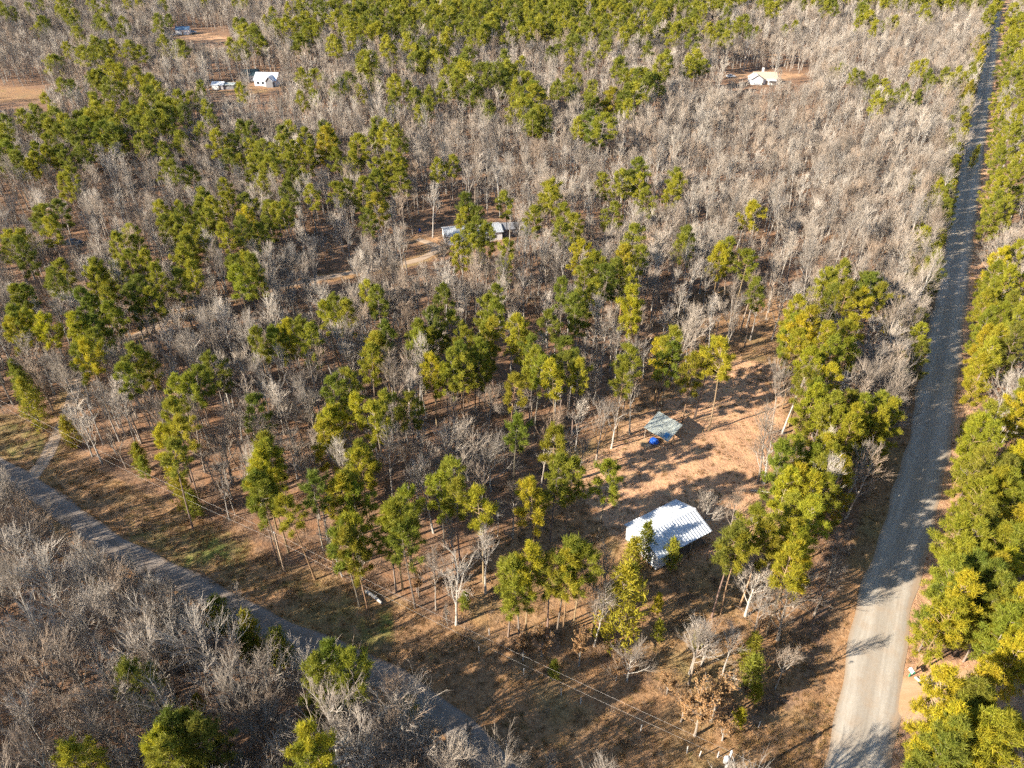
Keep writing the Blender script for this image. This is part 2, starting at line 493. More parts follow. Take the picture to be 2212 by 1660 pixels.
ground = link(bpy.data.objects.new('ground', gm))
tag(ground, 'brown leaf littered forest floor with dry grass in the openings', None, kind='structure')

def strip(name, path, w, mat, lift, crown, label, wob=.25, cols=9, flare=None):
    T = np.gradient(path, axis=0); T /= np.hypot(T[:, 0], T[:, 1])[:, None]
    Nn = np.stack([T[:, 1], -T[:, 0]], 1)
    s = np.arange(len(path))
    vs, uvs = [], []
    for j in range(cols):
        u = j / (cols - 1)
        e = (u - .5) * w
        o = e + (np.sin(s * .21 + u * 9) + np.sin(s * .57 + u * 4) * .6) * wob * (2 * abs(u - .5)) ** 2 * (1 if u > .5 else -1)
        if flare is not None: o = o * flare(s)
        p = path + Nn * o[:, None]
        z = height(p[:, 0], p[:, 1]) * (1 if u in (0, 1) else .0) + lift + crown * (1 - (2 * u - 1) ** 2)
        if u in (0, 1): z = np.minimum(z, lift)
        vs.append(np.stack([p[:, 0], p[:, 1], z], 1)); uvs.append(np.stack([np.full(len(path), u), s * 1.0], 1))
    V = np.stack(vs, 1).reshape(-1, 3); U = np.stack(uvs, 1).reshape(-1, 2)
    ii = np.arange(len(path) * cols).reshape(len(path), cols)
    q = np.stack([ii[:-1, :-1], ii[:-1, 1:], ii[1:, 1:], ii[1:, :-1]], -1).reshape(-1, 4)
    o = mesh_obj(name, V.tolist(), [tuple(x) for x in q.tolist()], mat, smooth=True)
    uvl = o.data.uv_layers.new(name='UVMap')
    uvl.data.foreach_set('uv', U[q.ravel()].ravel().astype(np.float32))
    return tag(o, label, kind='structure')

strip('road', MAIN, W_MAIN, M['road'], .03, .10, 'wide pale gravel road running straight through the wood')
strip('lane', LANE, W_LANE, M['lane'], .025, .07, 'narrow grey gravel lane crossing below the wood')
strip('driveway', DRIVE, W_DRIVE, M['drive'], .02, .04, 'sandy dirt driveway winding back to the mobile home')
strip('side_drive', SIDE, W_SIDE, M['sidedrive'], .016, .03, 'orange dirt side drive branching off the gravel road', flare=lambda s: 1 + .9 * np.exp(-s / 4.0))

# ------------------------------------------------------------------ tree shapes (a few of each kind, shared by many trees)
def rdir(r, up=0.0):
    while True:
        v = Vector((r.uniform(-1, 1), r.uniform(-1, 1), r.uniform(-1, 1)))
        if .05 < v.length < 1: break
    v.normalize(); v.z += up
    return v.normalized()

def tilt(d, ang, az):
    """direction at angle ang from d, turned az about it"""
    ref = Vector((1, 0, 0)) if abs(d.x) < .8 else Vector((0, 1, 0))
    s = (ref - d * ref.dot(d)).normalized(); q = d.cross(s)
    return (d * math.cos(ang) + (s * math.cos(az) + q * math.sin(az)) * math.sin(ang)).normalized()

def path_of(r, p, d, length, n, wander, lift=0.0):
    pts, dirs = [p.copy()], [d.copy()]
    for i in range(n):
        d = (d + rdir(r) * wander + Vector((0, 0, lift))).normalized()
        p = p + d * (length / n)
        pts.append(p.copy()); dirs.append(d.copy())
    return pts, dirs

def at_t(pts, dirs, t):
    f = t * (len(pts) - 1); i = min(int(f), len(pts) - 2); k = f - i
    return pts[i].lerp(pts[i + 1], k), dirs[i + 1]

def hardwood(seed, h, fork, n_limb, limb_len, limb_ang, n_br, n_tw, r0, wander=.16, tw_len=1.35, twr=.024, bmin=.038, extra=.3):
    """leafless tree: (trunk with limbs, crown of branches and twigs)"""
    r = random.Random(seed)
    tb, cb = MB(), MB()
    n = 7
    top = h * (fork + (1 - fork) * .72)
    pts, dirs = path_of(r, Vector((0, 0, -.4)), Vector((r.uniform(-.06, .06), r.uniform(-.06, .06), 1)).normalized(), top, n, wander * .30, .09)
    rad = [r0 * (1.25 if i == 0 else 1 - .80 * i / n) for i in range(n + 1)]
    tb.tube(pts, rad, 7)
    limbs = [(pts, dirs, h * .16, r0 * .2)]
    az = r.uniform(0, 6.28)
    for i in range(n_limb):
        t = fork + (1 - fork) * (i + r.uniform(0, .9)) / n_limb * .97
        az += 2.4 + r.uniform(-.5, .5)
        p, d = at_t(pts, dirs, t)
        rel = (t - fork) / (1 - fork)
        L = limb_len * (1.0 - .42 * rel) * r.uniform(.75, 1.2)
        dd_ = tilt(d, limb_ang * (1 - .35 * rel) * r.uniform(.8, 1.2), az)
        rr = max(.045, r0 * (.42 - .22 * rel) * r.uniform(.8, 1.15))
        lp, ld = path_of(r, p, dd_, L, 5, wander * 1.25, .10)
        tb.tube(lp, [rr * (1 - .66 * k / 5) for k in range(6)], 5, cap=False)
        limbs.append((lp, ld, L * .5, rr * .5))
        if r.random() < .6:                                # a limb that forks
            q, qd = at_t(lp, ld, r.uniform(.3, .5))
            lp2, ld2 = path_of(r, q, tilt(qd, r.uniform(.45, .8), r.uniform(0, 6.28)), L * .62, 4, wander * 1.3, .13)
            tb.tube(lp2, [rr * .55 * (1 - .75 * k / 4) for k in range(5)], 4, cap=False)
            limbs.append((lp2, ld2, L * .38, rr * .35))
    for li, (lp, ld, bl, br) in enumerate(limbs):
        m = n_br if li else n_br + 3
        for j in range(m):
            t = (.32 if li else .72) + (.66 if li else .27) * (j + r.random()) / m
            p, d = at_t(lp, ld, min(t, .99))
            L = max(.9, min(3.2, bl * r.uniform(.7, 1.25)))
            bp, bd = path_of(r, p, tilt(d, r.uniform(.38, .80), r.uniform(0, 6.28)), L, 2, .16, .20)
            b0 = max(bmin, br * r.uniform(.5, .75))
            cb.tube(bp, [b0, b0 * .7, b0 * .4], 3, cap=False)
            for k in range(n_tw):
                t2 = .25 + .75 * (k + r.random()) / n_tw
                q, qd = at_t(bp, bd, min(t2, .99))
                td = tilt(qd, r.uniform(.25, .70), r.uniform(0, 6.28)); td.z += .30; td.normalize()
                e = q + td * tw_len * r.uniform(.5, 1.15)
                cb.spike(q, e, twr * r.uniform(.8, 1.2))
                if r.random() < extra:
                    q2 = q.lerp(e, r.uniform(.35, .7))
                    cb.spike(q2, q2 + tilt(td, r.uniform(.4, .9), r.uniform(0, 6.28)) * tw_len * r.uniform(.3, .6), twr * .75)
    return tb, cb

def blades(mb, r, c, rc, n, out, mi=0, w=.13, up=.55, flat=1.0):
    """a tuft of n needle-like blades about c"""
    for _ in range(n):
        d = rdir(r)
        d = (d + out * .55 + Vector((0, 0, up))).normalized()
        o = rdir(r) * rc * r.random() ** .6 * .75; o.z *= flat
        p = c + o
        s = d.cross(rdir(r)).normalized() * w * r.uniform(.6, 1.2) * .5
        e = p + d * rc * r.uniform(.6, 1.1)
        k = len(mb.v)
        mb.v += [tuple(p - s), tuple(p + s), tuple(e)]
        mb.f.append((k, k + 1, k + 2)); mb.m.append(mi)

def pine(seed, h, base, lmax, n_br, n_bl, r0, sub=3, rc=(.55, .85), droop=.1, dead=4, bw=.17):
    """pine: bare pole below, rounded plume of needle tufts above. (trunk, crown with branch wood as second material)"""
    r = random.Random(seed)
    tb, cb = MB(), MB()
    pts, dirs = path_of(r, Vector((0, 0, -.4)), Vector((r.uniform(-.03, .03), r.uniform(-.03, .03), 1)).normalized(), h, 8, .035, .03)
    tb.tube(pts, [r0 * (1.2 if i == 0 else 1 - .85 * i / 8) for i in range(9)], 7)
    az = r.uniform(0, 6.28)
    for i in range(dead):
        t = base * r.uniform(.55, 1.0); p, d = at_t(pts, dirs, t)
        e = p + tilt(Vector((0, 0, 1)), r.uniform(1.3, 1.7), r.uniform(0, 6.28)) * r.uniform(.6, 1.6)
        tb.spike(p, e, .035)
    lop = r.uniform(0, 6.28)
    for i in range(n_br):
        rel = (i + r.random()) / n_br
        t = base + (1 - base) * rel
        az += 2.4 + r.uniform(-.6, .6)
        prof = max(.14, math.sin(math.pi * min(1.0, .20 + .78 * rel ** .95)) ** .65)
        L = lmax * prof * r.uniform(.68, 1.18) * (1 + .18 * math.cos(az - lop))
        p, d = at_t(pts, dirs, min(t, .985))
        el = -droop + .95 * rel ** 1.6
        dd_ = Vector((math.cos(az) * math.cos(el), math.sin(az) * math.cos(el), math.sin(el)))
        bp, bd = path_of(r, p, dd_, L, 3, .12, .09)
        cb.tube(bp, [.055, .045, .032, .015], 3, 1, cap=False)
        for k in range(sub + (1 if L > lmax * .7 else 0)):
            t2 = .38 + .62 * (k + r.uniform(.3, 1)) / (sub + 1)
            q, qd = at_t(bp, bd, min(t2, .99))
            side = tilt(qd, r.uniform(.3, 1.2), r.uniform(0, 6.28))
            c = q + side * r.uniform(.1, .42) * L * .42 + Vector((0, 0, .12))
            blades(cb, r, c, r.uniform(*rc), n_bl, (c - Vector((0, 0, p.z))).normalized() * .6, up=.5, w=bw)
        blades(cb, r, bp[-1], r.uniform(*rc), n_bl, dd_, up=.5, w=bw)
    blades(cb, r, pts[-1] + Vector((0, 0, .1)), rc[1] * .9, n_bl * 2, Vector((0, 0, 1)), w=bw)
    return tb, cb

def conifer(seed, h, wid, n_br, n_bl, r0, rc=(.4, .7), egg=.75):
    """young cedar or pine with foliage almost to the ground"""
    r = random.Random(seed)
    tb, cb = MB(), MB()
    pts, dirs = path_of(r, Vector((0, 0, -.3)), Vector((0, 0, 1)), h, 5, .03, .03)
    tb.tube(pts, [r0 * (1 - .85 * i / 5) for i in range(6)], 6)
    az = 0
    for i in range(n_br):
        rel = (i + r.random()) / n_br
        t = .10 + .88 * rel
        az += 2.4 + r.uniform(-.5, .5)
        prof = math.sin(math.pi * (.20 + .80 * rel ** egg)) ** .8
        L = max(.25, wid * .5 * prof * r.uniform(.7, 1.15))
        p, d = at_t(pts, dirs, t)
        dd_ = Vector((math.cos(az), math.sin(az), .25 + .7 * rel)).normalized()
        e = p + dd_ * L
        cb.spike(p, e, .04, 3, 1)
        for k in (.45, .75, 1.0):
            c = p.lerp(e, k) + rdir(r) * .25
            blades(cb, r, c, r.uniform(*rc), n_bl, dd_ * .8, up=.6, w=.12)
    blades(cb, r, pts[-1], .45, n_bl, Vector((0, 0, 1)))
    return tb, cb

def leafy(seed, h, wid, n_leaf, mi_leaf=0):
    """oak that keeps its dead leaves: limbs, twigs and loose leaves"""
    r = random.Random(seed)
    tb, cb0 = hardwood(seed, h, .3, 7, wid * .55, .75, 4, 3, .09 + h * .008, tw_len=.8)
    cb = MB()
    cb.v, cb.f, cb.m = list(cb0.v), list(cb0.f), [1] * len(cb0.f)
    tips = [Vector(v) for v in cb0.v]
    for _ in range(n_leaf):
        c = r.choice(tips) + rdir(r) * .18
        s = r.uniform(.07, .15)
        a_ = rdir(r) * s; b_ = a_.cross(rdir(r)).normalized() * s * .6
        k = len(cb.v)
        cb.v += [tuple(c - b_), tuple(c + a_), tuple(c + b_), tuple(c - a_)]
        cb.f.append((k, k + 1, k + 2, k + 3)); cb.m.append(0)
    return tb, cb

SHAPES = {}          # kind -> list of (trunk mesh, crown mesh, joined object for the far mass, height, crown width, crown-centre height)
def register(kind, tb, cb, tmat, cmats, h, w, zc):
    i = len(SHAPES.setdefault(kind, []))
    j = MB(); j.v, j.f, j.m = list(tb.v), list(tb.f), [0] * len(tb.f)
    j.add(cb.v, cb.f); j.m = [0] * len(tb.f) + [1 + x for x in cb.m]
    jm = j.mesh(f'{kind}_whole', [tmat] + list(cmats))
    jo = bpy.data.objects.new(f'{kind}_{i:02d}', jm)
    SHAPES[kind].append((tb.mesh('trunk', tmat), cb.mesh('crown', cmats), jo, h, w, zc))

HW = [(16.5, .46, 9, 4.4, .58, .22, .15), (15, .40, 8, 4.0, .50, .18, .18), (17.5, .52, 8, 4.0, .52, .21, .13), (14, .34, 9, 4.6, .64, .19, .22), (16, .44, 9, 3.8, .46, .17, .16), (15.5, .48, 8, 4.4, .60, .20, .18), (13.5, .32, 9, 4.4, .66, .17, .24)]
for i, (h, fork, nl, ll, la, r0, wd) in enumerate(HW):
    register('hardwood', *hardwood(100 + i, h, fork, nl, ll, la, 6, 6, r0, wander=wd * .9, tw_len=1.25, twr=.018, bmin=.027, extra=.55), M['bark'], [M['twig']], h, 6.0, h * .7)
    register('farwood', *hardwood(150 + i, h, fork * .9, nl - 1, ll * 1.1, la * .85, 4, 5, r0, wander=wd * .9, tw_len=1.6, twr=.031, bmin=.042, extra=0), M['bark'], [M['twig']], h, 6.0, h * .7)
for i in range(4):
    h = (14.5, 12.5, 13.5, 11)[i]
    register('oak', *hardwood(200 + i, h, (.26, .20, .30, .2)[i], (11, 10, 11, 10)[i], (6.6, 6.0, 5.6, 5.2)[i], (.85, .95, .78, .9)[i], 8, 6, (.32, .28, .25, .21)[i], wander=.19, tw_len=1.3, twr=.018, bmin=.029, extra=.55), M['bark'], [M['twig']], h, 9.5, h * .62)
for i in range(4):
    h = (7, 5.5, 8.5, 6.2)[i]
    register('sapling', *hardwood(300 + i, h, (.3, .22, .4, .26)[i], 6, 2.1, .5, 3, 4, .07, wander=.18, tw_len=.9, twr=.02), M['bark'], [M['twig']], h, 3.0, h * .65)
PN = [(19, .60, 2.9, 24), (18, .56, 3.1, 25), (20, .64, 2.8, 22), (17, .52, 3.2, 27), (19.5, .62, 3.0, 23), (18.5, .48, 2.8, 30), (17.5, .58, 3.2, 24)]
for i, (h, base, lm, nb) in enumerate(PN):
    register('pine', *pine(400 + i, h, base, lm, nb, 46, .20, sub=4, rc=(.6, .9), bw=.095), M['pine_bark'], [M['needles'], M['pine_bark']], h, 6.2, h * (base + 1.0) / 2)
    register('farpine', *pine(430 + i, h, base, lm, int(nb * .85), 20, .20, sub=3, rc=(.85, 1.25), dead=0, bw=.20), M['pine_bark'], [M['needles'], M['pine_bark']], h, 6.2, h * (base + 1.0) / 2)
FP = [(17.5, .32, 3.1, 44), (16.5, .28, 3.3, 42), (18.5, .36, 3.1, 44), (15.5, .25, 3.2, 42)]
for i, (h, base, lm, nb) in enumerate(FP):
    register('fullpine', *pine(450 + i, h, base, lm, nb, 36, .16, sub=4, rc=(.55, .85), dead=1, bw=.10), M['pine_bark'], [M['needles'], M['pine_bark']], h, 7.0, h * (base + 1.0) / 2)
for i in range(4):
    h, w = ((8, 3.4), (7, 3.6), (10, 4.2), (6, 2.6))[i]
    register('cedar', *conifer(500 + i, h, w, (50, 46, 64, 40)[i], 15, .10), M['pine_bark'], [M['cedar'], M['pine_bark']], h, w, h * .52)
for i in range(3):
    h, w = ((6, 4.2), (4.5, 3.6), (8, 5.0))[i]
    register('brownoak', *leafy(600 + i, h, w, (2600, 2000, 3200)[i]), M['bark'], [M['brown_leaf'], M['twig']], h, w, h * .6)
for i in range(2):
    h, w = ((13, 7), (15, 8))[i]
    register('orangeoak', *leafy(650 + i, h, w, 5200), M['bark'], [M['orange_leaf'], M['twig']], h, w, h * .62)
# low brush and grass for the ground cover
def brush_shape(seed):
    r = random.Random(seed); mb = MB()
    for _ in range(26):
        a_ = Vector((r.uniform(-.5, .5), r.uniform(-.5, .5), -.1)); d = rdir(r, 1.0)
        e = a_ + d * r.uniform(.6, 1.5)
        mb.spike(a_, e, .02)
        for _k in range(3):
            q = a_.lerp(e, r.uniform(.4, .9)); mb.spike(q, q + rdir(r, .5) * r.uniform(.25, .6), .013)
    for _ in range(60):
        c = Vector((r.gauss(0, .55), r.gauss(0, .55), r.uniform(.05, .8))); s = r.uniform(.06, .13)
        a_ = rdir(r) * s; b_ = a_.cross(rdir(r)).normalized() * s * .6; k = len(mb.v)
        mb.v += [tuple(c - b_), tuple(c + a_), tuple(c + b_), tuple(c - a_)]; mb.f.append((k, k + 1, k + 2, k + 3)); mb.m.append(1)
    return bpy.data.objects.new(f'brush_{seed}', mb.mesh('brush', [M['brush'], M['brown_leaf']]))
def tuft_shape(seed):
    r = random.Random(seed); mb = MB()
    for _ in range(46):
        a_ = Vector((r.gauss(0, .22), r.gauss(0, .22), -.04)); d = rdir(r, 1.3)
        s = d.cross(rdir(r)).normalized() * .02
        e = a_ + d * r.uniform(.15, .48); k = len(mb.v)
        mb.v += [tuple(a_ - s), tuple(a_ + s), tuple(e)]; mb.f.append((k, k + 1, k + 2)); mb.m.append(0)
    return bpy.data.objects.new(f'tuft_{seed}', mb.mesh('tuft', [M['dry_grass']]))
BRUSH = [brush_shape(s) for s in range(701, 705)]
TUFT = [tuft_shape(s) for s in range(711, 715)]

# ------------------------------------------------------------------ scatter many as one mass
def scatter(name, objs, pts, rots, scls, idxs, label, tilts=None, color=None):
    pc = bpy.data.collections.new(name + '_shapes')
    for o in objs: pc.objects.link(o)
    order = sorted(range(len(objs)), key=lambda k: objs[k].name)
    rank = {k: i for i, k in enumerate(order)}
    me = bpy.data.meshes.new(name)
    me.from_pydata(pts, [], [])
    for nm, tp, vals in (('rz', 'FLOAT', rots), ('sc', 'FLOAT_VECTOR', scls), ('ix', 'INT', [rank[k] for k in idxs]), ('tl', 'FLOAT', tilts or [0.0] * len(pts))):
        at = me.attributes.new(nm, tp, 'POINT')
        if tp == 'FLOAT_VECTOR': at.data.foreach_set('vector', np.array(vals, np.float32).ravel())
        else: at.data.foreach_set('value', np.array(vals))
    o = link(bpy.data.objects.new(name, me))
    nt = bpy.data.node_groups.new(name + '_spread', 'GeometryNodeTree')
    nt.interface.new_socket('Geometry', in_out='INPUT', socket_type='NodeSocketGeometry')
    nt.interface.new_socket('Geometry', in_out='OUTPUT', socket_type='NodeSocketGeometry')
    gi, go = nt.nodes.new('NodeGroupInput'), nt.nodes.new('NodeGroupOutput')
    iop, ci = nt.nodes.new('GeometryNodeInstanceOnPoints'), nt.nodes.new('GeometryNodeCollectionInfo')
    ci.inputs[0].default_value = pc
    ci.inputs[1].default_value = True; ci.inputs[2].default_value = True
    def attr(nm, tp):
        n = nt.nodes.new('GeometryNodeInputNamedAttribute'); n.data_type = tp; n.inputs[0].default_value = nm
        return n.outputs[0]
    cx = nt.nodes.new('ShaderNodeCombineXYZ')
    nt.links.new(attr('rz', 'FLOAT'), cx.inputs[2]); nt.links.new(attr('tl', 'FLOAT'), cx.inputs[0])
    nt.links.new(gi.outputs[0], iop.inputs['Points'])
    nt.links.new(ci.outputs[0], iop.inputs['Instance'])
    iop.inputs['Pick Instance'].default_value = True
    nt.links.new(attr('ix', 'INT'), iop.inputs['Instance Index'])
    nt.links.new(cx.outputs[0], iop.inputs['Rotation'])
    nt.links.new(attr('sc', 'FLOAT_VECTOR'), iop.inputs['Scale'])
    nt.links.new(iop.outputs[0], go.inputs[0])
    md = o.modifiers.new('spread', 'NODES'); md.node_group = nt
    if color: o.color = color
    return tag(o, label, kind='stuff')

